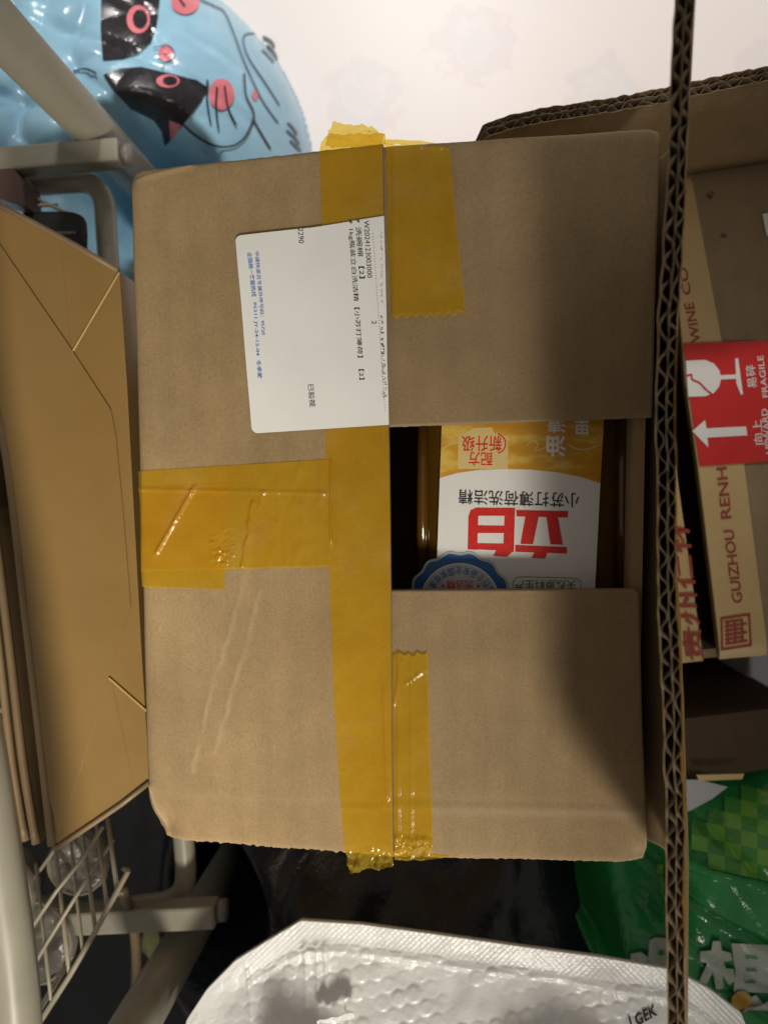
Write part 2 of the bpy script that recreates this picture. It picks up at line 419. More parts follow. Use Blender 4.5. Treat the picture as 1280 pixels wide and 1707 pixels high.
# ------------------------------------------------------------------ the parcel
PAR = thing('parcel_box', 'opened brown cardboard parcel sealed with yellow tape, white shipping label on its flap', 'cardboard box', MB @ Matrix.Translation((0, 0, -BD)))
SH = Matrix.Translation((0, 0, BD))            # part coordinates: origin at the middle of the box's top
WM[PAR.name] = MB @ Matrix.Translation((0, 0, -BD))
def pl(name, V, F, m, parent=PAR, **kw): return obj(name, [SH @ Vector(v) for v in V], F, m, parent, True, **kw)

# walls and bottom: outside 2 mm inside the flaps' outline
def wall(x0, x1, y0, y1, z0, z1): return box_vf((x0, y0, z0), (x1, y1, z1))
hx, hy, wt = BW / 2 - 0.003, BH / 2 - 0.003, 0.005
for c0, c1 in (((-hx, -hy, -BD), (-hx + wt, hy, -0.0105)), ((hx - wt, -hy, -BD), (hx, hy, -0.0105)),
               ((-hx + wt, -hy, -BD), (hx - wt, -hy + wt, -0.0105)), ((-hx + wt, hy - wt, -BD), (hx - wt, hy, -0.0105))):
    v, f = box_vf(c0, c1); pl('wall', v, f, M_KRAFT)
v, f = box_vf((-hx + wt, -hy + wt, -BD), (hx - wt, hy - wt, -BD + 0.005)); pl('bottom', v, f, M_KRAFT)

CREASE = [[(412, 940), (385, 1050), (352, 1150), (322, 1285)], [(443, 952), (415, 1060), (385, 1160), (358, 1255)], [(240, 1325), (420, 1334), (700, 1339)]]
def flap_top(LFT, RGT, ztop, dz, jag_b=0.0, jag_t=0.0):
    def P(s, t):
        a, b = poly_at(LFT, t), poly_at(RGT, t); px, py = lerp(a[0], b[0], s), lerp(a[1], b[1], s)
        if t == 1 and jag_b: py += jag_b * (nz(px * 0.13, 1.1) + 0.6 * nz(px * 0.41, 7.7))
        if t == 0 and jag_t: py += jag_t * nz(px * 0.08, 4.1)
        return (px, py), ztop + dz(px, py, s, t)
    return P
def dz_left(px, py, s, t):
    z = 0.0
    for k, c in enumerate(CREASE): z += (0.00020 if k < 2 else -0.00012) * math.exp(-(linedist((px + 4 * nz(px * .04, py * .04, 2), py), c) / (3.5 if k < 2 else 7.0)) ** 2)
    z += 0.0007 * nz(px * 0.012, py * 0.008, 2.0)
    e = min(s * 420, (1 - t) * 1150, t * 1150)
    z -= 0.0022 * math.exp(-e / 4.0)                              # edges roll over the crease
    dBL = math.hypot(px - 262, py - 1385); dTL = math.hypot(px - 222, py - 292)
    z += -0.006 * math.exp(-(dBL / 26) ** 2) - 0.002 * math.exp(-(dTL / 14) ** 2)
    z += 0.002 * math.exp(-(segdist((px, py), (250, 1310), (276, 1392)) / 4) ** 2)
    z += 0.0011 * math.exp(-(segdist((px, py), (228, 300), (320, 276)) / 4) ** 2)
    return z
def wear_left(px, py, s, t):
    w = (0.30 + 0.35 * nz(px * 0.06, py * 0.02, 4)) * max(math.exp(-(linedist((px + 5 * nz(px * .05, py * .05), py), c) / 3.2) ** 2) for c in CREASE[:2])
    w += 0.16 * (0.6 + nz(px * 0.03, 2.0)) * math.exp(-(linedist((px, py), CREASE[2]) / 9) ** 2)
    w += 0.5 * math.exp(-(min(s * 420, (1 - t) * 1150, t * 1150)) / 2.5) * (0.6 + nz(px * 0.1, py * 0.1))
    w += 0.5 * math.exp(-(segdist((px, py), (250, 1310), (276, 1392)) / 4) ** 2) + 0.4 * math.exp(-(segdist((px, py), (228, 300), (320, 276)) / 4) ** 2)
    w += 0.10 * smooth((nz(px * 0.013, py * 0.011, 9.0) - 0.35) * 3)
    return max(0, min(1, w))
def build_flap(name, LFT, RGT, ztop, dz, wear, nu, nv, thick, m, jb=0.0, jt=0.0, label=None):
    P = flap_top(LFT, RGT, ztop, dz, jb, jt); wr = []
    for j in range(nv + 1):
        for i in range(nu + 1):
            s, t = i / nu, j / nv; (px, py), z = P(s, t); wr.append(wear(px, py, s, t))
    def Q(s, t):
        (px, py), z = P(s, t); q = L(px, py, ztop); return Vector((q.x, q.y, z))
    v, f = slab(Q, nu, nv, thick)
    o = pl(name, v, f, m, smooth_=False, wear=wr + [0.35] * len(wr))
    o.data.polygons.foreach_set('use_smooth', [k < nu * nv for k in range(len(o.data.polygons))])
    if label: o['label'] = label
    return o
LF_L = [(229, 283), (219, 289), (216, 299), (222, 500), (229, 700), (236, 950), (241, 1200), (246, 1330), (258, 1385), (272, 1401)]
LF_R = [(637, 237), (641, 500), (648, 750), (651, 1000), (652, 1200), (655, 1431)]
build_flap('left_flap', LF_L, LF_R, 0.0, dz_left, wear_left, 120, 300, 0.0042, M_KRAFT, 4.0, 1.5)
def dz_up(px, py, s, t):
    z = -0.0012 * t + 0.0006 * nz(px * 0.011, py * 0.009, 5.0) - 0.002 * math.exp(-t * 480 / 5)
    z -= 0.003 * math.exp(-(math.hypot(px - 1098, py - 214) / 9) ** 2); return z
def wear_up(px, py, s, t):
    return max(0, min(1, 0.4 * math.exp(-min(t * 480, (1 - s) * 440, (1 - t) * 480) / 2.5) + 0.06 * smooth((nz(px * 0.02, py * 0.02, 3.0) - 0.3) * 3)))
build_flap('upper_flap', [(622, 243), (626, 450), (632, 712)], [(1098, 212), (1100, 217), (1093, 450), (1087, 696)], -0.0052, dz_up, wear_up, 90, 100, 0.0042, M_KRAFT2, 0.8, 0.8)
def dz_lo(px, py, s, t):
    z = -0.0014 * (1 - t) + 0.0006 * nz(px * 0.011, py * 0.009, 8.0) - 0.002 * math.exp(-(1 - t) * 450 / 5)
    z -= 0.0003 * math.exp(-((py - 1335 - 0.02 * (px - 700)) / 7) ** 2) - 0.0002 * math.exp(-((py - 1350) / 9) ** 2)
    z -= 0.005 * math.exp(-(math.hypot(px - 1070, py - 1430) / 20) ** 2); return z
def wear_lo(px, py, s, t):
    w = 0.3 * math.exp(-((py - 1350 - 0.02 * (px - 700)) / 8) ** 2) + 0.4 * math.exp(-min((1 - t) * 450, (1 - s) * 420, t * 450) / 2.5)
    w += 0.5 * math.exp(-(math.hypot(px - 1062, py - 1425) / 12) ** 2) + 0.06 * smooth((nz(px * 0.02, py * 0.02, 6.0) - 0.3) * 3)
    return max(0, min(1, w))
build_flap('lower_flap', [(632, 985), (635, 1200), (640, 1430)], [(1060, 984), (1066, 990), (1070, 1200), (1079, 1420), (1074, 1441)], -0.0052, dz_lo, wear_lo, 90, 100, 0.0042, M_KRAFT2, 2.0, 0.8)

# the standing right flap, its cut edge towards the viewer
FL_H = 0.111; FT = 0.0072
EDGE = [(-120, 1142), (0, 1139), (250, 1127), (400, 1123), (550, 1113), (700, 1109), (850, 1111), (1000, 1113), (1200, 1121), (1440, 1125), (1707, 1128), (1860, 1129)]
fy = [L(x, y, FL_H) for y, x in EDGE]; xt = sorted((p.y, p.x) for p in fy)
v, f = box_vf((BW / 2 - 0.0028, -BH / 2 + 0.003, -0.046), (BW / 2 + 0.004, BH / 2 - 0.003, -0.0365)); RF = pl('right_flap', v, f, M_KRAFT2)
def RFP(u, v, q):
    y = BH / 2 - 0.001 - u * (BH - 0.002)
    # splays a little towards its free edge, as a board that has been bent open
    yt = y * 1.10
    top = interp(xt, yt); hinge = BW / 2 + 0.0022
    z_ = lerp(-0.036, FL_H, v); line = CAML.x + (top - CAML.x) * (CAML.z - z_) / (CAML.z - FL_H)      # bowed out near the crease, then straight
    x = lerp(hinge, line, smooth(v / 0.13))
    x += 0.0007 * nz(u * 16, 5.5) * v + 0.0004 * nz(u * 50, 8.5) * v
    th = FT * (0.86 + 0.14 * v) * (1 + 0.10 * nz(u * 24, 3.7)) * (1 - 0.12 * max(0, nz(u * 9, 2.2)))
    return SH @ Vector((x + (q - 0.5) * th * 0.93, lerp(y, yt, v), z_ - (q - 0.5) * th * 0.3))
WM[RF.name] = WM[PAR.name]
corrugated(RF, RFP, 150, 14, FT, BH, 0.4, seed=2)
def rft(s, t):                                 # the seam tape left on its outer face
    u = 0.33 + 0.55 * s; v = 1.010 - 0.0015 * abs(nz(u * 60, 3)) - 0.22 * t
    return RFP(u, v, 1.03 + 0.02 * nz(u * 30, t * 4))
v, f = sheet(rft, 80, 6); obj('tape', v, f, M_TAPE, RF, True, True)

# tape on the parcel
def tape(LFT, RGT, z, nu, nv, extra=None, flip=False, name='tape', m=None):
    def P(s, t):
        a, b = poly_at(LFT, t), poly_at(RGT, t); px, py = lerp(a[0], b[0], s), lerp(a[1], b[1], s)
        q = L(px, py, z); dzv = 0.00012 * nz(px * 0.05, py * 0.03, 4.4) + (extra(px, py, s, t) if extra else 0)
        return Vector((q.x, q.y, z + dzv))
    v, f = sheet(P, nu, nv); return pl(name, v, f, m or M_TAPE, smooth_=True)
def seam_extra(px, py, s, t):
    z = 0.0009 + 0.0007 * nz(px * 0.012, py * 0.008, 2.0)
    pw = 553 + 2.5 * nz(py * 0.02, 3.0)
    z += (0.0016 * math.exp(-((px - pw) / 2.4) ** 2) - 0.0006 * math.exp(-((px - pw - 5) / 2.4) ** 2)) * smooth((py - 762) / 10) * smooth((915 - py) / 20)          # pinch where the cross strip starts
    z += 0.0007 * math.exp(-(segdist((px, py), (640, 1150), (646, 1330)) / 3) ** 2)
    z += 0.0005 * math.exp(-((py - 1345) / 5) ** 2)
    if py < 252: k = smooth((252 - py) / 40); z += k * (0.0035 * nz(px * 0.05, py * 0.09, 1.0) + 0.002 * nz(px * 0.16, py * 0.2, 2.0) - 0.001)
    if py > 1405: k = smooth((py - 1405) / 40); z += k * (0.0045 * nz(px * 0.045, py * 0.08, 3.0) + 0.002 * nz(px * 0.15, py * 0.16, 5.0) - 0.002)
    return z
tape([(548, 224), (536, 238), (534, 250), (540, 500), (544, 750), (549, 950), (558, 1180), (566, 1300), (575, 1415), (582, 1461)],
     [(642, 222), (638, 232), (638, 250), (642, 500), (649, 750), (652, 1000), (653, 1200), (655, 1400), (655, 1447)], 0.0, 64, 330, seam_extra)
# crumpled end folded over the far edge
def crumple(px, py, s, t): return 0.004 * nz(px * 0.06, py * 0.08, 8) + 0.003 * nz(px * 0.17, py * 0.2, 1) - 0.004 + 0.006 * (1 - t)
tape([(557, 208), (544, 222), (540, 240)], [(612, 212), (642, 224), (640, 240)], 0.0, 30, 18, crumple)
def cross_extra(px, py, s, t):
    z = 0.0006 + 0.0007 * nz(px * 0.012, py * 0.008, 2.0)
    z += 0.0012 * math.exp(-(segdist((px, py), (325, 812), (262, 922)) / 3) ** 2)
    z += 0.0017 * math.exp(-(segdist((px + 3 * nz(py * .05, 1), py), (423, 838), (406, 946)) / 3.0) ** 2) + 0.0007 * math.exp(-(segdist((px, py), (432, 850), (440, 820)) / 3.0) ** 2)
    z += 0.0006 * math.exp(-((py - 811 - 0.02 * px) / 3) ** 2)
    b = math.exp(-(math.hypot((px - 375) / 24, (py - 915) / 34)) ** 4); z += 0.0022 * b * abs(nz(px * 0.14, py * 0.14, 3))
    z += 0.0010 * max(0, nz(px * 0.07, py * 0.03, 6)) * smooth((px - 430) / 30)
    if px < 238: z -= 0.0025 * smooth((238 - px) / 8)
    return z
CROSS = ([(229, 786), (236, 952)], [(550, 766), (551, 944)])
tape(*CROSS, 0.0, 130, 70, cross_extra)
def cross2(px, py, s, t):
    z = cross_extra(px, py, s, t) - 0.00028; return z
tape([(229, 811), (238, 978)], [(385, 805), (374, 983)], 0.0, 60, 70, cross2)
ZZ = [(652, 525), (660, 530), (668, 521), (676, 530), (684, 521), (692, 528), (700, 520), (708, 529), (716, 521), (724, 528), (732, 519), (740, 527), (748, 518), (756, 526), (764, 517), (776, 520)]
def up_extra(px, py, s, t):
    z = -0.0040 + dz_up(px, py, (px - 645) / 445, (py - 225) / 480) * 0.7 + 0.0003
    z += 0.0006 * math.exp(-((px - 655) / 4) ** 2) + 0.0005 * max(0, nz(px * 0.05, py * 0.03, 7)) * smooth((py - 430) / 50)
    if py < 246: k = smooth((246 - py) / 10); z += k * (0.003 * nz(px * 0.08, py * 0.12, 2) + 0.001)
    return z
def tape_zz(px0, tabL, tabR, end, z, nu, nv, extra, top=False):
    def P(s, t):
        a, b = poly_at(tabL, t), poly_at(tabR, t); px, py = lerp(a[0], b[0], s), lerp(a[1], b[1], s)
        if not top and t > 0.9: py = lerp(py, interp(end, px), (t - 0.9) / 0.1)
        if top and t < 0.1: py = lerp(interp(end, px), py, t / 0.1)
        q = L(px, py, z); return Vector((q.x, q.y, z + extra(px, py, s, t)))
    v, f = sheet(P, nu, nv); return pl('tape', v, f, M_TAPE, smooth_=True)
tape_zz(0, [(641, 236), (646, 400), (652, 520)], [(748, 240), (762, 400), (776, 516)], ZZ, 0.0, 60, 80, up_extra)
ZZ2 = [(652, 1098), (664, 1092), (672, 1097), (680, 1094), (688, 1099), (694, 1091), (702, 1096), (712, 1092), (720, 1095)]
def lo_extra(px, py, s, t):
    z = -0.0043 + dz_lo(px, py, (px - 652) / 420, (py - 985) / 450) * 0.7 + 0.0004
    z += 0.0006 * math.exp(-(segdist((px, py), (674, 1144), (709, 1120)) / 2.2) ** 2) + 0.0006 * math.exp(-(segdist((px, py), (667, 1105), (655, 1180)) / 2.5) ** 2)
    z += 0.0005 * math.exp(-((px - 662) / 3) ** 2) + 0.0004 * math.exp(-((px - 684) / 2.5) ** 2)
    if py > 1390: z += smooth((py - 1390) / 20) * (0.002 * nz(px * 0.09, py * 0.1, 2) + 0.0012 * nz(px * 0.25, py * 0.25, 4) + 0.0008)
    return z
tape_zz(0, [(653, 1098), (655, 1300), (656, 1432)], [(711, 1092), (716, 1280), (721, 1428)], ZZ2, 0.0, 40, 120, lo_extra, True)
# rolled-over tape end lying on the near edge
tape([(656, 1424), (657, 1436)], [(765, 1428), (700, 1437)], -0.004, 30, 6, lambda px, py, s, t: -0.0015 + 0.0016 * nz(px * 0.09, py * 0.1, 2))
tape([(640, 234), (640, 242)], [(700, 236), (740, 242)], -0.002, 30, 6, lambda px, py, s, t: 0.0012 + 0.0016 * nz(px * 0.09, py * 0.1, 5))

# shipping label
LBZ = 0.0019
def lab_dz(px, py): return LBZ + 0.0007 * nz(px * 0.012, py * 0.008, 2.0) - 0.0003 * smooth((px - 636) / 10)
def lab(px, py, e=0.0): q = L(px, py, LBZ); return Vector((q.x, q.y, lab_dz(px, py) + e))
arcs = lambda cx, cy, r, a0, a1: [(cx + r * math.cos(R(lerp(a0, a1, k / 8))), cy + r * math.sin(R(lerp(a0, a1, k / 8)))) for k in range(9)]
outl = arcs(403, 402, 10, 185, 268) + [(520, 379), (640, 360), (642, 440), (644, 520), (645, 600), (647, 660), (648, 708)] + [(540, 715)] + arcs(430, 711, 11, 88, 172) + [(410, 600), (402, 500)]
v2, f2 = polyfill(outl, 16)
vt = [SH @ lab(x, y) for x, y in v2]; n = len(vt)
ed = {}
for q in f2:
    for a, b in zip(q, q[1:] + q[:1]): ed[(a, b)] = 1
rim = [(a, b, b + n, a + n) for (a, b) in ed if (b, a) not in ed]
LABL = obj('shipping_label', vt + [p - Vector((0, 0, 0.00025)) for p in vt], fixup(vt, f2, Vector((0, 0, 1))) + [tuple(i + n for i in q) for q in f2] + rim, M_LABEL, PAR, True)
LABL['label'] = 'white shipping label with black and blue print'
def Z3(x, y): return (380 + x / 4.493, 350 + y / 4.493)
def ltxt(s, a, b, h, m, bold=0.0, name='printed_text'):
    p0, p1 = Z3(*a), Z3(*b); v, f = text_px(s, p0, p1, (h / 4.493, -0.2), bold)
    return print2d(name, [(v, f)], lambda x, y: SH @ lab(x, y, 0.00012), m, LABL, True)
ltxt('W2024123003000', (1018, 82), (1044, 510), 38, M_INK)
ltxt('洗碗棉 【2】', (955, 128), (985, 515), 44, M_INK, 0.006)
ltxt('*', (962, 72), (966, 98), 26, M_INK, 0.02); ltxt('*', (905, 78), (909, 104), 26, M_INK, 0.02)
ltxt('1kg瓶装立白洗洁精【小苏打薄荷】【2】', (898, 145), (978, 1272), 46, M_INK, 0.006)
ltxt('2', (1076, 830), (1078, 856), 36, M_INK)
ltxt('2290', (524, 137), (531, 250), 40, M_INK)
ltxt('中通快递员专属外呼号码：95720', (203, 312), (252, 935), 32, M_BLUEINK, 0.008)
ltxt('全国统一客服热线', (146, 318), (180, 650), 36, M_BLUEINK, 0.012)
ltxt('95311 JY-24-12-04', (184, 690), (208, 1092), 30, M_BLUEINK, 0.012)
ltxt('冬季胶', (212, 1125), (224, 1262), 36, M_BLUEINK, 0.012)
ltxt('已验视', (597, 1305), (612, 1475), 46, M_INK, 0.008)
dots = []
for k in range(64):
    a = Z3(lerp(1086, 1176, k / 63), lerp(180, 1500, k / 63)); dots.append(([(a[0] - .45, a[1] - .8), (a[0] + .45, a[1] - .8), (a[0] + .45, a[1] + .8), (a[0] - .45, a[1] + .8)], [(0, 1, 2, 3)]))
print2d('dotted_line', dots, lambda x, y: SH @ lab(x, y, 0.00012), M_INK, LABL, True)
bars = []
rb = random.Random(5)
for k in range(95):
    t = rb.random(); y = lerp(790, 1400, t); x0 = lerp(1150, 1188, t) - rb.random() * 34 * (0.3 + t * 0.7); a = Z3(x0, y); w_ = (2 + rb.random() * 14) / 4.493; h_ = (2 + rb.random() * 4) / 4.493
    if a[0] + w_ > 643 + (a[1] - 560) / 40: w_ = max(0.3, 643 + (a[1] - 560) / 40 - a[0])
    bars.append(([(a[0], a[1]), (a[0] + w_, a[1]), (a[0] + w_, a[1] + h_), (a[0], a[1] + h_)], [(0, 1, 2, 3)]))
for k in range(40):
    t = rb.random(); y = lerp(150, 700, t); a = Z3(1145 + rb.random() * 12, y); bars.append(([(a[0], a[1]), (a[0] + .5, a[1]), (a[0] + .5, a[1] + 2.2), (a[0], a[1] + 2.2)], [(0, 1, 2, 3)]))
print2d('cut_off_print', bars, lambda x, y: SH @ lab(x, y, 0.00014), M_INK, LABL, True)

# ------------------------------------------------------------------ dish soap bottle lying in the parcel
BZ = -0.026                                     # height of its printed face in the parcel's frame
bc = L(868, 850, BZ)
BOT = thing('soap_bottle', 'amber dish soap bottle with white and orange label, lying inside the opened parcel', 'bottle', MB @ Matrix.Translation((bc.x, bc.y, BZ - 0.060)))
WM[BOT.name] = MB
def bl(name, V, F, m, parent=BOT, **kw):
    I = Matrix.Translation((-bc.x, -bc.y, -(BZ - 0.060))); return obj(name, [I @ Vector(v) for v in V], F, m, parent, True, **kw)
secs = [(0.150, 0.2, 0.3), (0.147, 0.8, 0.85), (0.135, 0.97, 0.98), (0.10, 1, 1), (0.03, 1, 1), (-0.05, 1, 1), (-0.08, .97, .98), (-0.10, .86, .92), (-0.115, .6, .75), (-0.125, .34, .5), (-0.135, .27, .42), (-0.16, .27, .42)]
V = []; n = 40; bhw, bht = 0.0520, 0.030
for (yy, sx, sz) in secs:
    for k in range(n):
        th = 2 * math.pi * k / n; c, s = math.cos(th), math.sin(th); e = 0.42
        V.append(Vector((bc.x + bhw * sx * math.copysign(abs(c) ** e, c), bc.y + yy, BZ - bht - 0.0006 + bht * sz * math.copysign(abs(s) ** e, s))))
F = [(i * n + k, i * n + (k + 1) % n, i * n + n + (k + 1) % n, i * n + n + k) for i in range(len(secs) - 1) for k in range(n)]
F += [tuple(range(n)), tuple(range(len(secs) * n - 1, len(secs) * n - n - 1, -1))]
bl('bottle_body', V, F, M_AMBER, smooth_=True)
v, f = tube([(bc.x, bc.y - 0.155, BZ - bht), (bc.x, bc.y - 0.166, BZ - bht)], 0.017, 24); bl('cap', v, f, M_WHITEP)
# vertical ribs moulded at the bottle's flanks
for px in (704, 1037):
    a, b = L(px, 700, BZ - 0.008), L(px, 1000, BZ - 0.008)
    v, f = tube([(a.x, a.y + 0.02, BZ - 0.009), (b.x, b.y - 0.004, BZ - 0.009)], 0.0032, 10); bl('grip_rib', v, f, M_AMBER, smooth_=True)
def Z2(x, y): return (640 + x / 2.783, 680 + y / 2.783)
def bp(x, y, e=0.0):                            # x, y in the enlarged view of the label
    px, py = Z2(x, y); q = L(px, py, BZ); dx = (q.x - bc.x) / bhw
    return Matrix.Translation((-bc.x, -bc.y, -(BZ - 0.060))) @ Vector((q.x, q.y, BZ + 0.35 * e + 0.0004 - 0.0030 * abs(dx) ** 4))
def bpr(name, parts, m, parent, e): return print2d(name, parts, lambda x, y: bp(x, y, e), m, parent, True)
lv, lf = polyfill([(272, -60), (1026, -60), (1003, 350), (978, 845), (965, 1050), (232, 1050), (240, 845), (258, 330)], 60)
BL = bpr('front_label', [(lv, lf)], M_WHITEP, BOT, 0.0); BL['label'] = 'white and orange soap label with red lettering'
arc = [(259, 325), (340, 302), (440, 288), (560, 283), (680, 286), (800, 298), (910, 320), (1003, 350)]
bpr('orange_panel', [polyfill([(272, -60), (1026, -60)] + arc[::-1], 60)], M_ORANGE, BL, 0.0002)
bpr('cream_panel', [polyfill([(342, 283), (345, 128), (420, 92), (500, 90), (512, 118), (575, 130), (574, 283)], 60)], M_CREAM, BL, 0.0004)
def btxt(s, a, b, h, m, bold=0.0, e=0.0006, name='printed_text'): return bpr(name, [text_px(s, a, b, (0, h), bold)], m, BL, e)
btxt('小苏打薄荷洗洁精', (905, 395), (345, 378), 68, M_INK, 0.008)
btxt('新升级', (545, 128), (360, 130), 74, M_REDINK, 0.010); btxt('配方', (502, 205), (392, 205), 64, M_REDINK, 0.010)
ringp = [(515 + 48 * math.cos(a), 166 + 46 * math.sin(a)) for a in [R(k) for k in range(-75, 76, 15)]]
bpr('ring', [ribbon(ringp, 6)], M_REDINK, BL, 0.0006)
btxt('油', (843, 128), (752, 128), 98, M_WHITEP, 0.03); btxt('清', (845, 30), (757, 30), 86, M_WHITEP, 0.02); btxt('里', (955, 40), (880, 40), 82, M_WHITEP, 0.02)
swirl = [ribbon([(660, 175), (690, 150), (715, 170), (700, 195), (735, 190), (770, 160)], 5), ribbon([(270, 190), (330, 160), (400, 175)], 6), ribbon([(850, 170), (920, 195), (1005, 170)], 8)]
for w_ in swirl: bpr('swirl_print', [w_], M_CREAM, BL, 0.0004)
q4 = lambda *p: (list(p), [tuple(range(len(p)))])
LI = [q4((612, 474), (853, 478), (851, 508), (615, 503)), q4((655, 503), (716, 505), (690, 632), (632, 630)), q4((752, 506), (806, 508), (828, 634), (770, 632)),
      q4((608, 636), (846, 645), (846, 675), (608, 667)), q4((697, 668), (757, 670), (746, 698), (684, 695))]
BAI = [q4((388, 656), (391, 505), (402, 474), (438, 470), (432, 658)), q4((401, 476), (428, 463), (607, 464), (606, 500), (438, 500)), q4((434, 545), (560, 547), (558, 580), (433, 580)),
       q4((389, 654), (432, 628), (603, 630), (601, 666), (560, 662)), q4((560, 466), (607, 466), (601, 668), (552, 666)), q4((520, 660), (598, 664), (568, 691), (506, 686))]
bpr('red_logo', LI + BAI, M_REDINK, BL, 0.0007)
# scalloped seal
scx, scy, sR = 352, 905, 239
sc_ = lambda r, wob: [(scx + (r + wob * math.cos(14 * a)) * math.cos(a), scy + (r + wob * math.cos(14 * a)) * math.sin(a)) for a in (2 * math.pi * k / 168 for k in range(168))]
def disc(pts, cx, cy): return ([(cx, cy)] + pts, [(0, i + 1, (i + 1) % len(pts) + 1) for i in range(len(pts))])
SEAL = bpr('quality_seal', [disc(sc_(sR, 6), scx, scy)], M_SILVER, BL, 0.0009)
WM[SEAL.name] = MB
def seal(name, parts, m, e): o = bpr(name, parts, m, BL, e); return o
seal('seal_ring', [disc(sc_(sR - 12, 6), scx, scy)], M_SEALBLUE, 0.0011)
seal('seal_ring', [disc(ellipse(scx, scy, 186, 186, 60), scx, scy)], M_WHITEP, 0.0013)
seal('seal_ring', [disc(ellipse(scx, scy, 181, 181, 60), scx, scy)], M_SILVER, 0.0015)
ch = '执行食品安全国家标准'
for k, c in enumerate(ch):
    a = R(-24 - k * 13.6); r0 = 137; v, f = text2d(c, 0.012); o_ = []
    for x, y in v:
        # glyph tops point to the seal's middle, as the whole label is upside down
        u, w_ = (x - 0.5) * 30, y * 36
        o_.append((scx + (r0 + 32 - w_) * math.cos(a) + u * math.sin(a), scy + (r0 + 32 - w_) * math.sin(a) - u * math.cos(a)))
    seal('printed_text', [(o_, f)], M_SEALBLUE, 0.0017)
btxt('洗洁精', (415, 798), (290, 798), 50, M_REDINK, 0.008, 0.0017)
for cx_ in (273, 437):
    st = [(cx_ + (11 if k % 2 == 0 else 4.5) * math.sin(k * math.pi / 5), 825 + (11 if k % 2 == 0 else 4.5) * math.cos(k * math.pi / 5)) for k in range(10)]
    seal('star', [disc(st, cx_, 825)], M_REDINK, 0.0017)
btxt('天然原料生产', (888, 797), (604, 797), 44, M_GREENINK, 0.01)
rr_ = [(602, 850), (596, 815), (610, 790), (640, 783), (750, 785), (870, 789), (903, 797), (913, 822), (906, 850)]
bpr('text_frame', [ribbon(rr_, 3)], M_GREENINK, BL, 0.0006)

# ------------------------------------------------------------------ the wine carton under the parcel
def bottom_z(pts):                               # lowest point of the parcel's underside over the given plan points
    o = MB @ Vector((0, 0, -BD)); n = MB.to_3x3() @ Vector((0, 0, 1))
    return min(o.z - (n.x * (x - o.x) + n.y * (y - o.y)) / n.z for x, y in pts)
ZC = 0.262
for _ in range(3):
    sA, sB = W(1186, 1100, ZC), W(1148, 776, ZC)
    vdir = (sB - sA).normalized(); udir = Vector((vdir.y, -vdir.x, 0))
    corner = [sA + udir * a + vdir * b for a in (-0.150,) for b in (0.0, 0.17, 0.26)]
    foot = [MB @ Vector((a, b, -BD)) for a, b in ((BW / 2, -BH / 2), (0.05, -BH / 2))]
    ZC = bottom_z([(c.x, c.y) for c in corner]) - 0.002
sA.z = 0
VL = (W(1215, 266, ZC) - sA).dot(vdir)           # length up to the crease of the standing end flap
MWN = Matrix(((udir.x, vdir.x, 0, sA.x), (udir.y, vdir.y, 0, sA.y), (0, 0, 1, 0), (0, 0, 0, 1)))
MWI = MWN.inverted()
WINE = thing('wine_carton', 'brown wine carton with printed tape cut along the seam and red fragile sticker', 'carton', MWN)
U0, U1 = -0.150, 0.165
def wl(name, V, F, m, parent=WINE, **kw): return obj(name, V, F, m, parent, True, **kw)
for c0, c1 in (((U0, 0, 0), (U0 + .006, VL, ZC - .007)), ((U1 - .006, 0, 0), (U1, VL, ZC - .007)), ((U0 + .006, 0, 0), (U1 - .006, .006, ZC - .007)), ((U0 + .006, VL - .006, 0), (U1 - .006, VL, ZC - .007)), ((U0 + .006, .006, 0), (U1 - .006, VL - .006, .006))):
    v, f = box_vf(c0, c1); wl('wall', v, f, M_WINE)
def wp(px, py, z): return MWI @ W(px, py, z)
gR = [wp(1120, 400, ZC), wp(1143, 640, ZC), wp(1163, 776, ZC), wp(1200, 1092, ZC)]   # cut edge of the right-hand flap
gL = [wp(1085, 400, ZC), wp(1134, 807, ZC), wp(1178, 1112, ZC)]                       # cut edge of the left-hand flap
gr = lambda v: interp(sorted((p.y, p.x) for p in gR), v); gl = lambda v: interp(sorted((p.y, p.x) for p in gL), v)
def rflap(s, t):
    v_ = lerp(VL - 0.002, -0.001, t); a = gr(v_); return Vector((lerp(a, U1, s), v_, ZC - 0.002 * smooth(1 - s * 4) + 0.0012 * nz(s * 3, t * 4, 2) - 0.004 * math.exp(-t * 60) - 0.003 * math.exp(-(1 - t) * 60)))
def lflap(s, t):
    v_ = lerp(VL - 0.002, -0.001, t); a = gl(v_); return Vector((lerp(U0, a, s), v_, ZC - 0.0015 - 0.004 * smooth((s - 0.6) / 0.4)))
def wear_w(px): return 0
v, f = slab(rflap, 60, 90, 0.0065)
wr = []
for j in range(91):
    for i in range(61):
        p = rflap(i / 60, j / 90); d = min((p - wp(1183, 328, ZC)).length, (p - wp(1205, 395, ZC)).length)
        wr.append(0.0)
WRF = wl('right_flap', v, f, M_WINE)
v, f = slab(lflap, 30, 60, 0.0065); WLF = wl('left_flap', v, f, M_WINE)
WM[WRF.name] = WM[WLF.name] = MWN
for (x, y, r) in ((1183, 328, 5), (1206, 393, 5), (1187, 322, 3)):   # small punctures in the board
    dv, df = disc([(x + r * (1 + .35 * nz(k * 1.7, x)) * math.cos(k * .7854), y + .7 * r * (1 + .35 * nz(k * 2.3, y)) * math.sin(k * .7854)) for k in range(8)], x, y)
    print2d('puncture', [(dv, df)], lambda a, b: MWI @ W(a, b, ZC + 0.0012), M_MAROON, WRF, True)
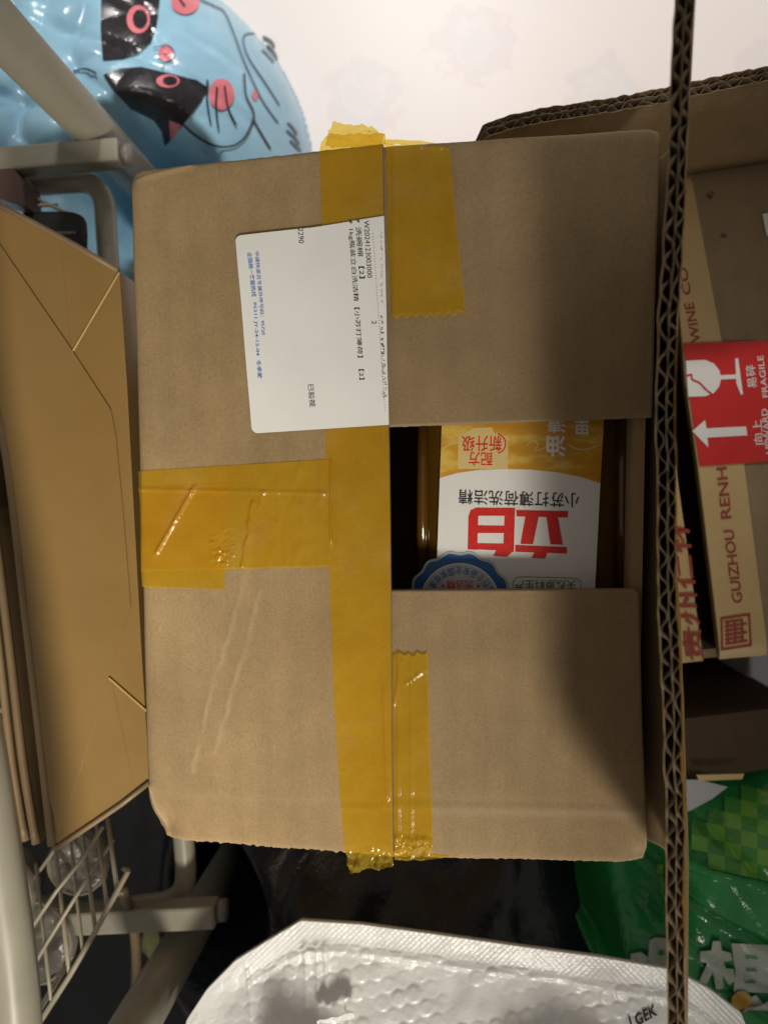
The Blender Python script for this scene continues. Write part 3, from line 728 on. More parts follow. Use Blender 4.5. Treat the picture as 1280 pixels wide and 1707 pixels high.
def wtop(px, py, e):
    p = wp(px, py, ZC); a = gr(p.y); p.z = rflap(max(0, min(1, (p.x - a) / (U1 - a))), max(0, min(1, (VL - 0.002 - p.y) / (VL - 0.001)))).z + e; return p
# printed tape, one half on each flap
def rt(s, t):
    v_ = lerp(VL - 0.004, -0.0012, t); a = gr(v_); b = interp(sorted((wp(x, y, ZC).y, wp(x, y, ZC).x) for x, y in ((1150, 280), (1166, 368), (1202, 568), (1239, 776), (1279, 1085))), v_)
    u_ = lerp(a + 0.0005, b, s); p = rflap((u_ - a) / (U1 - a), t); return Vector((u_, v_, p.z + 0.0007))
v, f = sheet(rt, 20, 90); WT = wl('printed_tape', v, f, M_WTAPE, WRF, smooth_=True); WM[WT.name] = MWN
def lt(s, t):
    v_ = lerp(VL - 0.004, -0.0012, t); a = gl(v_); u_ = lerp(a - 0.034, a - 0.0005, s); p = lflap((u_ - U0) / (a - U0), t); return Vector((u_, v_, p.z + 0.0006))
v, f = sheet(lt, 10, 60); WT2 = wl('printed_tape', v, f, M_WTAPE, WLF, smooth_=True)
def Z8(x, y): return (1000 + x / 3.161, 760 + y / 3.161)
def Z7(x, y): return (1000 + x / 3.283, 280 + y / 3.283)
def wprint(name, parts, m, e, par=WRF): return print2d(name, parts, lambda x, y: wtop(x, y, e), m, par, True)
def rtext(s, a, b, h, m, bold=0.0, e=0.0013, Z=Z8, par=WRF):
    a, b = Z(*a), Z(*b); k = 3.2; return wprint('printed_text', [text_px(s, a, b, (h / k, h / k * -0.11), bold)], m, e, par)
rtext('GUIZHOU', (752, 772), (703, 388), -54, M_BROWNRED, 0.012)
rtext('RENHUAI', (692, 328), (648, -120), -54, M_BROWNRED, 0.012)
rtext('WINE', (553, 952), (512, 735), -50, M_BROWNRED, 0.004, Z=Z7); rtext('CO', (502, 690), (476, 540), -46, M_BROWNRED, 0.004, Z=Z7)
def ltext(s, a, b, h, m): 
    a, b = Z8(*a), Z8(*b); return print2d('printed_text', [text_px(s, a, b, (h / 3.2, 0), 0.012)], lambda x, y: (lambda p: Vector((p.x, p.y, ZC - 0.0035)))(wp(x, y, ZC - 0.004)), M_BROWNRED, WLF, True)
ltext('贵州仁怀', (549, 1078), (463, 330), -105, M_BROWNRED)
sq = [Z8(*p) for p in ((635, 852), (788, 828), (800, 1003), (640, 1030))]
def sqp(a, b): 
    t0 = (lerp(sq[0][0], sq[1][0], a), lerp(sq[0][1], sq[1][1], a)); t1 = (lerp(sq[3][0], sq[2][0], a), lerp(sq[3][1], sq[2][1], a)); return (lerp(t0[0], t1[0], b), lerp(t0[1], t1[1], b))
def sqr(a0, b0, a1, b1): return ([sqp(a0, b0), sqp(a1, b0), sqp(a1, b1), sqp(a0, b1)], [(0, 1, 2, 3)])
parts = [sqr(0, 0, 1, .07), sqr(0, .93, 1, 1), sqr(0, .07, .07, .93), sqr(.93, .07, 1, .93)]
for k in range(6): parts.append(sqr(.14, .13 + k * .13, .86 if k % 2 else .70, .20 + k * .13))
for k in range(3): parts.append(sqr(.2 + k * .24, .13, .27 + k * .24, .85))
wprint('seal_print', parts, M_BROWNRED, 0.0013)
# red sticker bridging the two flaps
stk = [Z7(*p) for p in ((455, 960), (985, 946), (1010, 1600), (545, 1632), (478, 1180))]
sv, sf = polyfill(stk, 14)
STK = wprint('fragile_sticker', [(sv, sf)], M_STICKER, 0.0018); STK['label'] = 'red fragile sticker with white glass and arrow'
z7p = lambda pts: [Z7(*p) for p in pts]
def sprint(name, polys, m, e=0.0023): return wprint(name, [polyfill(z7p(p), 30) for p in polys], m, e)
sprint('glass_symbol', [[(466, 1056), (570, 1052), (618, 1072), (648, 1112), (655, 1160), (645, 1200), (615, 1235), (570, 1250), (480, 1253)], [(650, 1136), (738, 1132), (740, 1156), (652, 1160)], [(732, 1045), (748, 1043), (774, 1240), (762, 1243), (738, 1180)]], M_WHITEP)
wprint('crack', [ribbon(z7p([(470, 1140), (495, 1132), (500, 1158), (540, 1178), (570, 1210), (606, 1240)]), 3.0)], M_STICKER, 0.0027)
sprint('arrow_symbol', [[(503, 1440), (571, 1380), (579, 1425), (790, 1416), (797, 1465), (584, 1476), (589, 1529)]], M_WHITEP)
for s_, a, b, h in (('易碎', (852, 1205), (840, 1078), -52), ('FRAGILE', (914, 1256), (884, 1028), -32), ('向上', (888, 1512), (874, 1378), -52), ('UPWARD', (930, 1562), (905, 1318), -32)):
    rtext(s_, a, b, h, M_WHITEP, 0.006, 0.0023, Z7)
# scrap of white paper stuck on the flap
wprint('paper_scrap', [polyfill([(1268, 358), (1300, 354), (1300, 396), (1275, 394)], 20)], M_WHITEP, 0.0012)
# end flap standing up at the far side, cut edge in view
tZ = ZC + 0.128
tA, tB = MWI @ W(806, 214, tZ), MWI @ W(1740, 36, tZ)
hA, hB = Vector((U0, VL - 0.001, ZC - 0.004)), Vector((U1, VL - 0.001, ZC - 0.004))
EF = wl('end_flap', *box_vf((U0 + .002, VL - .0075, ZC - .012), (U1 - .002, VL - .0005, ZC - .0035)), M_WINE); WM[EF.name] = MWN
def EFP(u, v_, q):
    top = tA.lerp(tB, u); hin = hA.lerp(hB, u)
    p = hin.lerp(top, v_); p.z += 0.0035 * nz(u * 5, 1.2) * v_ - (0.006 * math.exp(-u * 40) * v_)
    p.y += (0.5 - q) * -0.0078 - 0.004 * math.sin(math.pi * v_)
    return p
corrugated(EF, EFP, 120, 6, 0.0078, 0.31, 0.9, seed=11)

# ------------------------------------------------------------------ dark carton propping the parcel's other side
def world_box(name, label, cat, cx, cy, w, d, z0, z1, rot, m, parts=True):
    Mx = Matrix.Translation((cx, cy, z0)) @ Matrix.Rotation(rot, 4, 'Z')
    t = thing(name, label, cat, Mx); g = 0.004; h = z1 - z0
    for c0, c1 in (((-w / 2, -d / 2, 0), (-w / 2 + g, d / 2, h - g)), ((w / 2 - g, -d / 2, 0), (w / 2, d / 2, h - g)), ((-w / 2 + g, -d / 2, 0), (w / 2 - g, -d / 2 + g, h - g)), ((-w / 2 + g, d / 2 - g, 0), (w / 2 - g, d / 2, h - g))):
        obj('wall', *box_vf(c0, c1), m, t, True)
    for x0, x1 in ((-w / 2 + .0004, -0.001), (0.001, w / 2 - .0004)): bevel_obj(obj('flap', *box_vf((x0, -d / 2 + .0004, h - g), (x1, d / 2 - .0004, h)), m, t, True), 0.0012, 1)
    return t
sup = [(-0.118, -0.155), (-0.118, 0.09), (0.02, 0.09), (0.02, -0.155)]
zs = bottom_z(sup) - 0.001
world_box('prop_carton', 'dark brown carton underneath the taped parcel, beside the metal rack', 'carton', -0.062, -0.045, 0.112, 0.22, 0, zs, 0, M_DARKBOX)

# ------------------------------------------------------------------ cream metal rack
pA, pB = W(196, 258, 0.212), W(318, 1550, 0.212)
ldir = (pB - pA); ldir.z = 0; ldir.normalize(); odir = Vector((-abs(ldir.y), 0, 0)); odir = Vector((ldir.y, -ldir.x, 0)).normalized()
if odir.x > 0: odir = -odir
base = (pA + pB) / 2; base.z = 0
RACK = thing('metal_rack', 'cream enamelled metal rack with tube posts, rails and wire basket', 'rack', Matrix.Translation(base))
def rk(name, vf, m=M_METAL, sm=True, parent=RACK): return obj(name, vf[0], vf[1], m, parent, False, sm)
for p in (pA, pB):
    for off in (0.0, 0.30):
        b = Vector((p.x, p.y, 0)) + odir * off
        o = rk('post', tube([b, b + Vector((0, 0, 0.475))], 0.0155, 24)); rk('foot_cap', tube([b - Vector((0, 0, 0)), b + Vector((0, 0, 0.02))], 0.0170, 20), M_RACKCAP)
def bend(pts, r, n=6):                         # polyline with rounded corners
    P = [Vector(p) for p in pts]; out = [P[0]]
    for i in range(1, len(P) - 1):
        a, b, c = P[i - 1], P[i], P[i + 1]; d1, d2 = (a - b).normalized(), (c - b).normalized()
        p0, p1 = b + d1 * r, b + d2 * r
        for k in range(n + 1):
            t = k / n; out.append(p0 * (1 - t) ** 2 + b * 2 * t * (1 - t) + p1 * t * t)
    out.append(P[-1]); return out
# rail joining the post tops
tA_, tB_ = Vector((pA.x, pA.y, 0.470)), Vector((pB.x, pB.y, 0.470))
m1, m2, m3 = W(-100, 850, 0.462), W(-24, 1290, 0.462), W(30, 1707, 0.462)
rk('top_rail', tube([tA_] + [Vector(p) for p in spline([tuple(tA_), tuple(m1), tuple(m2), tuple(m3), tuple(tB_)], 10)][1:], 0.0105, 18))
rk('top_rail', tube([tA_ + odir * .3, tB_ + odir * .3], 0.0105, 16))
# side arms with end caps
for (p0, p1) in (((8, 272), (204, 256)), ((150, 1531), (362, 1521))):
    a, b = W(*p0, 0.262), W(*p1, 0.262); a = b + (a - b).normalized() * 0.16
    d = (b - a).normalized(); s = Vector((-d.y, d.x, 0))
    hw, hh = 0.0085, 0.0085
    V = [a + s * x + Vector((0, 0, z)) for x, z in ((-hw, -hh), (hw, -hh), (hw, hh), (-hw, hh))] + [b + s * x + Vector((0, 0, z)) for x, z in ((-hw, -hh), (hw, -hh), (hw, hh), (-hw, hh))]
    arm = rk('side_arm', (V, [(3, 2, 1, 0), (4, 5, 6, 7), (0, 1, 5, 4), (1, 2, 6, 5), (2, 3, 7, 6), (3, 0, 4, 7)]), sm=False); bevel_obj(arm, 0.002)
    rk('end_cap', tube([b + d * 0.0006 - Vector((0, 0, 0.003)), b + d * 0.006 - Vector((0, 0, 0.003))], 0.0078, 14), M_RACKCAP)
# hoop rail of the shelf
hoop = [W(-60, 318, .236), W(172, 300, .236), W(182, 450, .236), W(308, 1400, .236), W(312, 1500, .236), W(60, 1530, .236)]
rk('shelf_rail', tube(bend(hoop, 0.022), 0.0078, 16))
# shelf wires running across under the bags
for k in range(7):
    t = (k + 0.7) / 7.6; a = hoop[2].lerp(hoop[3], t); a.z = .236
    rk('shelf_wire', tube([a, a + odir * 0.20], 0.0022, 8), M_WIRE)
# wire basket at the near end: sloping grid
def wire(pts, r=0.0013): rk('basket_wire', tube([W(*p) for p in pts], r, 8), M_WIRE)
wire([(62, 1712, .315), (117, 1626, .315), (160, 1552, .315), (214, 1452, .315)], 0.0018); wire([(56, 1700, .305), (110, 1612, .305)], 0.0018)
for a, b in (((178, 1352, .272), (197, 1492, .315)), ((137, 1385, .272), (160, 1552, .315)), ((93, 1415, .272), (117, 1626, .315)), ((206, 1448, .30), (214, 1452, .315))): wire([a, b], 0.0015)
wire([(50, 1552, .30), (95, 1485, .30), (142, 1428, .29), (172, 1378, .285)])
wire([(-40, 1600, .272), (93, 1415, .272), (178, 1352, .272), (250, 1300, .272)])
wire([(28, 322, .25), (50, 372, .25)]); wire([(40, 345, .25), (96, 341, .25)]); wire([(36, 292, .255), (60, 330, .25), (125, 362, .25)]); wire([(38, 300, .255), (50, 368, .25)])
wire([(190, 455, .245), (204, 462, .245)])
wire([(28, 1660, .30), (80, 1570, .30), (130, 1490, .295), (190, 1400, .285)]); wire([(60, 1440, .272), (86, 1668, .315)], 0.0012); wire([(118, 1400, .272), (139, 1588, .315)], 0.0012); wire([(160, 1366, .272), (180, 1520, .315)], 0.0012)

# ------------------------------------------------------------------ gold paper bag on the rack, folded bottom up
GZ = 0.372
gq = [W(-50, 318, GZ), W(203, 455, GZ), W(252, 1302, GZ - 0.004), W(88, 1418, GZ), W(-40, 560, GZ)]
gm = sum(gq, Vector()) / 5; gm.z = 0.2445
GOLD = thing('gold_paper_bag', 'glossy gold paper bag lying on the rack, folded bottom panel showing', 'paper bag', Matrix.Translation(gm))
def gp(px, py, e=0.0): p = W(px, py, GZ); return Vector((p.x, p.y, GZ + e + 0.0025 * math.sin(p.y * 9)))
def tilt(p): return p
outline = [(-60, 312), (60, 372), (130, 410), (203, 455), (214, 640), (224, 860), (234, 1080), (247, 1305), (190, 1348), (140, 1380), (88, 1416), (70, 1290), (48, 1080), (22, 820), (0, 690), (-60, 560)]
gv, gf = polyfill(outline, 45)
top = [gp(x, y) for x, y in gv]
obj('bottom_panel', top, fixup(top, gf, Vector((0, 0, 1))), M_GOLD, GOLD, False, True)
# skirt walls down to the shelf
ov = [gp(*p, -0.0004) for p in outline]; n = len(ov); c_ = gm
bot = [Vector((p.x, p.y, 0.2448)) for p in ov]
obj('side_panel', ov + bot, fixup(ov + bot, [(i, (i + 1) % n, n + (i + 1) % n, n + i) for i in range(n)], Vector((0, 0, 0))) + [tuple(range(2 * n - 1, n - 1, -1))], M_GOLD, GOLD, False)
# rim edge lighter than the panel, at the left and the two ends
def strip(name, a, b, w, m, e): 
    v, f = ribbon([a, ((a[0] + b[0]) / 2 + .5, (a[1] + b[1]) / 2), b], w, 8); V = [gp(x, y, e) for x, y in v]; return obj(name, V, fixup(V, f, Vector((0, 0, 1))), m, GOLD, False)
# centre flap overlapping the corner folds: a raised hexagon
hexa = [(-60, 330), (0, 402), (125, 586), (188, 684), (196, 730), (207, 860), (218, 1012), (180, 1130), (96, 1396), (70, 1290), (48, 1080), (22, 820), (0, 690), (-60, 560)]
hv, hf = polyfill(hexa, 40); tp = [gp(x, y, 0.0011) for x, y in hv]; n = len(tp)
ed = {}
for q in hf:
    for a, b in zip(q, q[1:] + q[:1]): ed[(a, b)] = 1
rim = [(a, b, b + n, a + n) for (a, b) in ed if (b, a) not in ed]
obj('centre_flap', tp + [p - Vector((0, 0, 0.0009)) for p in tp], fixup(tp, hf, Vector((0, 0, 1))) + rim, M_GOLD, GOLD, False)
for a, b in (((126, 586), (203, 457)), ((181, 1131), (250, 1192))):
    A_, B_ = gp(*a, 0.0008), gp(*b, 0.0008); obj('fold_edge', *tube([A_, B_], 0.0006, 6), M_GOLDLINE, GOLD)
for a, b in (((106, 412), (122, 586)), ((183, 1132), (222, 1320))):
    A_, B_ = gp(*a, 0.0), gp(*b, 0.0); obj('fold_edge', *tube([A_, B_], 0.0003, 6), M_GOLD, GOLD)
for pts in ([(-20, 560), (20, 770), (50, 1050), (72, 1250), (90, 1412)],):
    P = [gp(x - 6, y, 0.0) for x, y in pts]; obj('side_edge', *tube([Vector(p) for p in spline([tuple(p) for p in P], 5)], 0.0026, 8), M_GOLDSIDE, GOLD, False, True)
for pts in ([(-40, 322), (60, 374), (130, 412), (200, 453)], [(92, 1416), (150, 1377), (200, 1343), (247, 1306)]):
    P = [gp(x, y, 0.0) for x, y in pts]; obj('side_edge', *tube(P, 0.0017, 8), M_GOLDSIDE, GOLD, False, True)
# two flat folded bags standing beside it
for k, (off, lab_, ze) in enumerate(((16, 'flat folded brown paper bag pressed against the gold paper bag', 1405), (34, 'flat folded brown paper bag beside the rack rail, outermost of the paper bags', 1400))):
    path = [(-75, 480), (-22, 760), (8, 880), (34, 1080), (56, 1270), (78, ze)]
    P = [W(x - off, y, GZ - 0.004 * (k + 1)) for x, y in path]; P = [Vector(p) for p in spline([tuple(p) for p in P], 4)]
    pm = P[len(P) // 2].copy(); pm.z = 0.2445; t = thing('flat_paper_bag', lab_, 'paper bag', Matrix.Translation(pm), group='flat paper bags on the rack')
    V = []
    for p in P:
        V += [p + Vector((-0.0021, 0, 0)), p + Vector((0.0021, 0, 0)), Vector((p.x + 0.0021, p.y, 0.245)), Vector((p.x - 0.0021, p.y, 0.245))]
    F = [(4 * i + a, 4 * i + (a + 1) % 4, 4 * i + 4 + (a + 1) % 4, 4 * i + 4 + a) for i in range(len(P) - 1) for a in range(4)] + [(0, 3, 2, 1), tuple(len(V) - 4 + i for i in range(4))]
    obj('bag_body', V, F, M_GOLDSIDE, t); obj('folded_rim', *tube([p + Vector((0, 0, 0.0008)) for p in P], 0.0024, 8), M_GOLDSIDE, t, False, True)

# ------------------------------------------------------------------ things on the rack's shelf
def bowl(name, label, px, py, z0, r, h, m):
    c = W(px, py, z0); t = thing(name, label, 'bowl', Matrix.Translation(c), group='wrapped bowls in the wire basket')
    prof = [(0.55, 0.0), (0.8, 0.15), (0.95, 0.5), (1.0, 1.0), (0.95, 1.0), (0.88, 0.55), (0.7, 0.25), (0.0, 0.2)]
    n = 32; V = []; F = []
    for a, b in prof:
        for k in range(n): th = 2 * math.pi * k / n; V.append(c + Vector((r * a * math.cos(th), r * a * math.sin(th), h * b)))
    for i in range(len(prof) - 1):
        for k in range(n): F.append((i * n + k, i * n + (k + 1) % n, i * n + n + (k + 1) % n, i * n + n + k))
    F.append(tuple(range(n - 1, -1, -1)))
    obj('bowl_body', V, F, m, t, False, True)
    V = [c + Vector((0, 0, h * 1.05))]; rings = 6
    for i in range(1, rings + 1):
        for k in range(n):
            th = 2 * math.pi * k / n; rr = r * 1.04 * i / rings
            V.append(c + Vector((rr * math.cos(th), rr * math.sin(th), h * 1.04 + 0.006 * nz(i * 1.1, k * 0.9, px) - (0.006 if i == rings else 0))))
    F = [(0, 1 + k, 1 + (k + 1) % n) for k in range(n)] + [(1 + i * n + k, 1 + (i + 1) * n + k, 1 + (i + 1) * n + (k + 1) % n, 1 + i * n + (k + 1) % n) for i in range(rings - 1) for k in range(n)]
    obj('plastic_wrap', V, fixup(V, F, Vector((0, 0, 1))), M_CLEAR, t, False, True); return t
bowl('wrapped_bowl', 'grey-brown bowl in clear wrap in the basket beside the rack rail', 30, 1455, 0.246, 0.030, 0.035, M_CUP)
bowl('wrapped_bowl', 'grey-brown bowl in clear wrap behind the basket wires, farther from the rail', 85, 1535, 0.246, 0.031, 0.030, M_CUP)
bowl('wrapped_bowl', 'small grey-brown bowl in clear wrap under the gold bag corner', 150, 1420, 0.246, 0.022, 0.022, M_CUP)
mb = W(-6, 318, 0.30); mb.z = 0.2445
t = thing('maroon_box', 'small maroon box on the rack beside the gold paper bag', 'box', Matrix.Translation(mb))
V = [W(x, y, 0.270) for x, y in ((-90, 190), (-2, 250), (38, 300), (42, 345), (-90, 300))]; n = len(V); V += [Vector((p.x, p.y, 0.245)) for p in V]
bevel_obj(obj('box_body', V, [tuple(range(n - 1, -1, -1)), tuple(range(n, 2 * n))] + [(i, (i + 1) % n, n + (i + 1) % n, n + i) for i in range(n)], M_MAROON, t), 0.001, 1)
# small black pouch
pc = W(88, 400, 0.2445)
t = thing('black_pouch', 'small black pouch on the rack shelf behind the gold bag', 'pouch', Matrix.Translation(pc))
def pouch(s, th_):
    a = 2 * math.pi * s; ph = math.pi * (th_ - 0.5)
    return pc + Vector((0.030 * math.copysign(abs(math.cos(a)) ** .5, math.cos(a)) * math.cos(ph) ** .4, 0.018 * math.copysign(abs(math.sin(a)) ** .5, math.sin(a)) * math.cos(ph) ** .4, 0.007 + 0.007 * math.sin(ph))) * 1.0
v, f = sheet(pouch, 24, 12); obj('pouch_body', v, f, plain('black_cloth', (0.016, 0.015, 0.016), 0.6), t, False, True)
obj('zip_strip', *tube([pc + Vector((-0.024, 0, 0.0135)), pc + Vector((0, 0, 0.0142)), pc + Vector((0.024, 0, 0.0135))], 0.0012, 6), M_RACKCAP, t)

# ------------------------------------------------------------------ blue bag with printed cats, on the floor behind the rack
bcx, bcy = W(120, 300, 0.03).x, W(120, 300, 0.03).y
bA, bB, BLH = 0.246, 0.234, 0.185
def blue_h(x, y):
    r = math.hypot((x - bcx) / bA, (y - bcy) / bB)
    if r >= 1: return 0.0
    h = BLH * (1 - r ** 3.2) ** 0.62
    h *= 1 + 0.07 * nz(x * 8, y * 8, 1) + 0.02 * nz(x * 22, y * 22, 4)
    for a_ in (0.5, 1.2, 1.9, 2.7, 5.0): g_ = nz((x * math.cos(a_) + y * math.sin(a_)) * 16, a_, 2) ; h -= 0.012 * (1 - min(1, abs(g_) * 5)) * (0.5 + 0.5 * nz(x * 7, y * 7, a_)) * (1 - r)
    fold = abs(nz(x * 14 + y * 6, y * 10 - x * 5, 7)); h -= 0.010 * (1 - fold) ** 6 * (1 - r)
    for p in (pA, pB):                          # pressed in round the post
        for off in (0.0, 0.30):
            b = Vector((p.x, p.y, 0)) + odir * off
            d = math.hypot(x - b.x, y - b.y); h *= smooth((d - 0.018) / 0.055)
    # kept below the parcel
    h = min(h, 0.185 + 0.03)
    q = MBI @ Vector((x, y, 0.25)); e = max(abs(q.x) - BW / 2, abs(q.y) - BH / 2); h = min(h, 0.12 + max(0, e) * 2)
    return max(0.0, h)
BLUE = thing('blue_bag', 'shiny blue plastic bag printed with black cats, behind the rack post', 'bag', Matrix.Translation((bcx, bcy, 0)))
def hfield(x0, x1, y0, y1, nx, ny, hf, eps=1e-4):
    """closed heap: only cells that rise above the floor"""
    V = []; idx = {}; F = []
    H = [[hf(lerp(x0, x1, i / nx), lerp(y0, y1, j / ny)) for i in range(nx + 1)] for j in range(ny + 1)]
    def vid(i, j):
        if (i, j) not in idx: idx[(i, j)] = len(V); V.append(Vector((lerp(x0, x1, i / nx), lerp(y0, y1, j / ny), max(H[j][i], 0.0005))))
        return idx[(i, j)]
    for j in range(ny):
        for i in range(nx):
            if max(H[j][i], H[j][i + 1], H[j + 1][i], H[j + 1][i + 1]) > eps: F.append((vid(i, j), vid(i + 1, j), vid(i + 1, j + 1), vid(i, j + 1)))
    return V, F
v, f = hfield(bcx - bA, bcx + bA, bcy - bB, bcy + bB, 230, 220, blue_h); obj('bag_body', v, f, M_BLUE, BLUE, False, True)
def on_h(px, py, hf, e):
    z = 0.1
    for _ in range(14): p = W(px, py, z); z = 0.5 * z + 0.5 * hf(p.x, p.y)
    p = W(px, py, z); return Vector((p.x, p.y, hf(p.x, p.y) + e))
def Z1(x, y): return (x / 2.370, y / 2.370)
def cat(name, polys, m, e=0.0016, ml=9): return print2d(name, [polyfill([Z1(*p) for p in q], ml) for q in polys], lambda x, y: on_h(x, y, blue_h, e), m, BLUE)
def catl(name, lines, w, m, e=0.0018):
    for q in lines: print2d(name, [ribbon([Z1(*p) for p in q], w, 8)], lambda x, y: on_h(x, y, blue_h, e), m, BLUE)
cat('cat_print', [[(405, -60), (640, -60), (632, 20), (622, 100), (600, 170), (550, 215), (490, 235), (410, 240), (402, 120)]], M_CATBLACK)
cat('cat_print', [[(412, 300), (480, 275), (560, 268), (680, 295), (780, 320), (826, 350), (800, 400), (755, 460), (720, 505), (690, 545), (655, 582), (640, 520), (610, 480), (520, 435), (460, 370)]], M_CATBLACK)
cat('ear_print', [[(672, 480), (720, 500), (700, 535), (678, 558)]], M_PINK, 0.0022)
def eye(cx, cy, rx, ry, fx):
    cat('eye_print', [ellipse(cx, cy, rx, ry)], M_PINK, 0.0024); cat('eye_print', [ellipse(cx + fx, cy, rx * .62, ry * .66)], M_CATBLACK, 0.0032)
eye(552, 83, 46, 56, 8); eye(668, 326, 46, 26, 10)
cat('cheek_print', [ellipse(878, 376, 50, 62)], M_PINK); cat('cheek_print', [ellipse(735, 15, 55, 46)], M_PINK)
cat('flower_print', [ellipse(660, 215, 31, 32)], M_PINK); catl('flower_print', [[(612, 195), (640, 190), (665, 183), (690, 205), (690, 235), (665, 248), (640, 245), (625, 235)], [(650, 250), (645, 280)], [(655, 215), (662, 222)]], 1.3, M_LINE, 0.0026)
cat('diamond_print', [[(1010, 355), (1024, 382), (1010, 405), (996, 382)]], M_PINK)
catl('whisker_print', [[(825, 322), (822, 400), (836, 492)], [(862, 350), (858, 430), (867, 516)], [(892, 345), (905, 430), (937, 500)], [(710, -10), (720, 10), (735, 30)]], 3.2, M_CATBLACK, 0.0030)
catl('face_line_print', [[(716, 488), (780, 545), (850, 580), (920, 582), (970, 548), (1003, 480), (1002, 440), (975, 380), (968, 295)], [(1005, 480), (1040, 540), (1072, 592)], [(296, 288), (340, 278), (375, 290), (386, 300)]], 3.2, M_CATBLACK, 0.0024)
catl('side_line_print', [[(790, 0), (850, 28), (890, 52), (925, 130), (962, 232), (1000, 320), (1045, 410), (1102, 490)], [(1010, 135), (975, 140), (965, 165), (985, 232), (1050, 330), (1107, 420)]], 2.4, M_LINE, 0.0024)
catl('side_mark_print', [[(1040, 150), (1070, 165), (1085, 185)], [(1055, 180), (1080, 205), (1095, 235)], [(1040, 200), (1065, 225), (1085, 250)], [(1140, 490), (1160, 510), (1175, 535)], [(1135, 520), (1165, 545), (1185, 575)], [(1150, 560), (1175, 585), (1190, 600)]], 4.5, M_LINE, 0.0024)
# ------------------------------------------------------------------ black bin bag heap under the mailer
def black_h(x, y):
    cx_, cy_ = -0.045, -0.395; r = math.hypot((x - cx_) / 0.25, (y - cy_) / 0.235)
    if r >= 1: return 0
    h = 0.285 * (1 - r ** 3) ** 0.8
    h *= 0.9 + 0.10 * nz(x * 8, y * 8, 2) + 0.06 * nz(x * 20, y * 26, 5)
    h -= 0.010 * (1 - abs(nz(x * 16, y * 12, 9))) ** 5
    d = math.hypot(x - pB.x, y - pB.y); h *= smooth((d - 0.02) / 0.05)
    h = min(h, 0.236 + 0.5 * max(0, -y - 0.24) - 0.02 * 0)
    return max(0, h)
BLK = thing('bin_bag', 'black plastic bin bag heaped under the white bubble mailer', 'bag', Matrix.Translation((-0.045, -0.395, 0)))
v, f = hfield(-0.30, 0.36, -0.63, -0.16, 150, 110, black_h); obj('bag_body', v, f, M_BLACKBAG, BLK, False, True)
kc = Vector((0.03, -0.56, black_h(0.03, -0.56))); v, f = tube([kc - Vector((0, 0, .02)), kc + Vector((0, 0, .012)), kc + Vector((.004, .01, .04))], 0.012, 12); obj('tied_neck', v, f, M_BLACKBAG, BLK, False, True)

# ------------------------------------------------------------------ white bubble mailer
MZ = 0.318
EDGE_M = [(285, 1800), (312, 1700), (345, 1650), (392, 1602), (450, 1566), (502, 1535), (600, 1541), (720, 1557), (860, 1577), (1000, 1596), (1120, 1617), (1180, 1648), (1235, 1690), (1262, 1760)]
SEAL_W = 40
MAIL = thing('bubble_mailer', 'torn open white bubble mailer lying beside the parcel', 'mailer', Matrix.Translation(Vector(W(760, 1760, MZ)) - Vector((0, 0, 0.03))))
def mailer_p(s, t, e=0.0):
    a = poly_at(EDGE_M, s); b = (lerp(360, 1220, s), 2080); tt = t ** 1.15; px, py = lerp(a[0], b[0], tt), lerp(a[1], b[1], tt)
    p = W(px, py, MZ); d = linedist((px, py), EDGE_M[1:-1]); k = smooth((d - 6) / SEAL_W) if px > 395 else smooth(d / 40)
    z = MZ + 0.013 * smooth((d - 20) / 160)
    side = 0.5 + 0.5 * math.tanh((px - 412) / 6)
    if d > SEAL_W * (0.9 if side > .5 else 0.2):
        # bubbles on a hexagonal lattice, partly squashed
        wx, wy = 0.0015 * nz(p.x * 40, p.y * 40, 3), 0.0015 * nz(p.x * 40, p.y * 40, 8); bx, by = (p.x * 0.97 + p.y * 0.24 + wx) / 0.0100, (p.y * 0.97 - p.x * 0.24 + wy) / 0.0087; j = round(by); i = round(bx - 0.5 * (j % 2)); dx, dy = bx - 0.5 * (j % 2) - i, (by - j) * 0.87
        rr = math.hypot(dx + 0.12 * nz(i * 1.7, j * 2.3, 1), dy + 0.12 * nz(i * 2.1, j * 1.3, 7)); amp = 0.00065 * max(0.0, 0.9 + 1.5 * nz(i * 0.37, j * 0.41, 3) + 0.8 * nz(i * 1.9, j * 1.7, 5)) * (0.35 if side < .5 else 1)
        z += amp * (max(0, 1 - (rr / 0.47) ** 7) - 0.6 * math.exp(-((dx - 0.12) ** 2 + (dy + 0.1) ** 2) / 0.03) * max(0, nz(i * 3.1, j * 2.9)))
    if d < SEAL_W and side > .5:
        z += 0.00022 * math.sin(p.x / 0.0019 * math.pi) * math.sin(p.y / 0.0019 * math.pi)
    z += 0.0012 * math.exp(-((d - SEAL_W - 5) / 5) ** 2) * side * (0.5 + abs(nz(px * 0.03, py * 0.03, 5)))      # ridge where the seal begins
    z += 0.0045 * nz(px * 0.012, py * 0.012, 2) * smooth(d / 60) + 0.0010 * nz(px * 0.04, py * 0.025, 6) * smooth((d - SEAL_W) / 20)
    z += 0.0016 * math.exp(-(segdist((px, py), (412, 1618), (428, 1720)) / 3.0) ** 2)
    for x0 in (508, 528, 542): z += 0.0016 * math.exp(-(segdist((px, py), (x0, 1572), (x0 + 8, 1660)) / 4) ** 2)
    return Vector((p.x, p.y, z + e))
v, f = slab(mailer_p, 420, 260, 0.0035); MTOP = [p for p in v[:421 * 261] if (p - W(1075, 1700, MZ + 0.012)).length < 0.03]; o = obj('mailer_sheet', v, f, M_MAILER, MAIL, False, True)
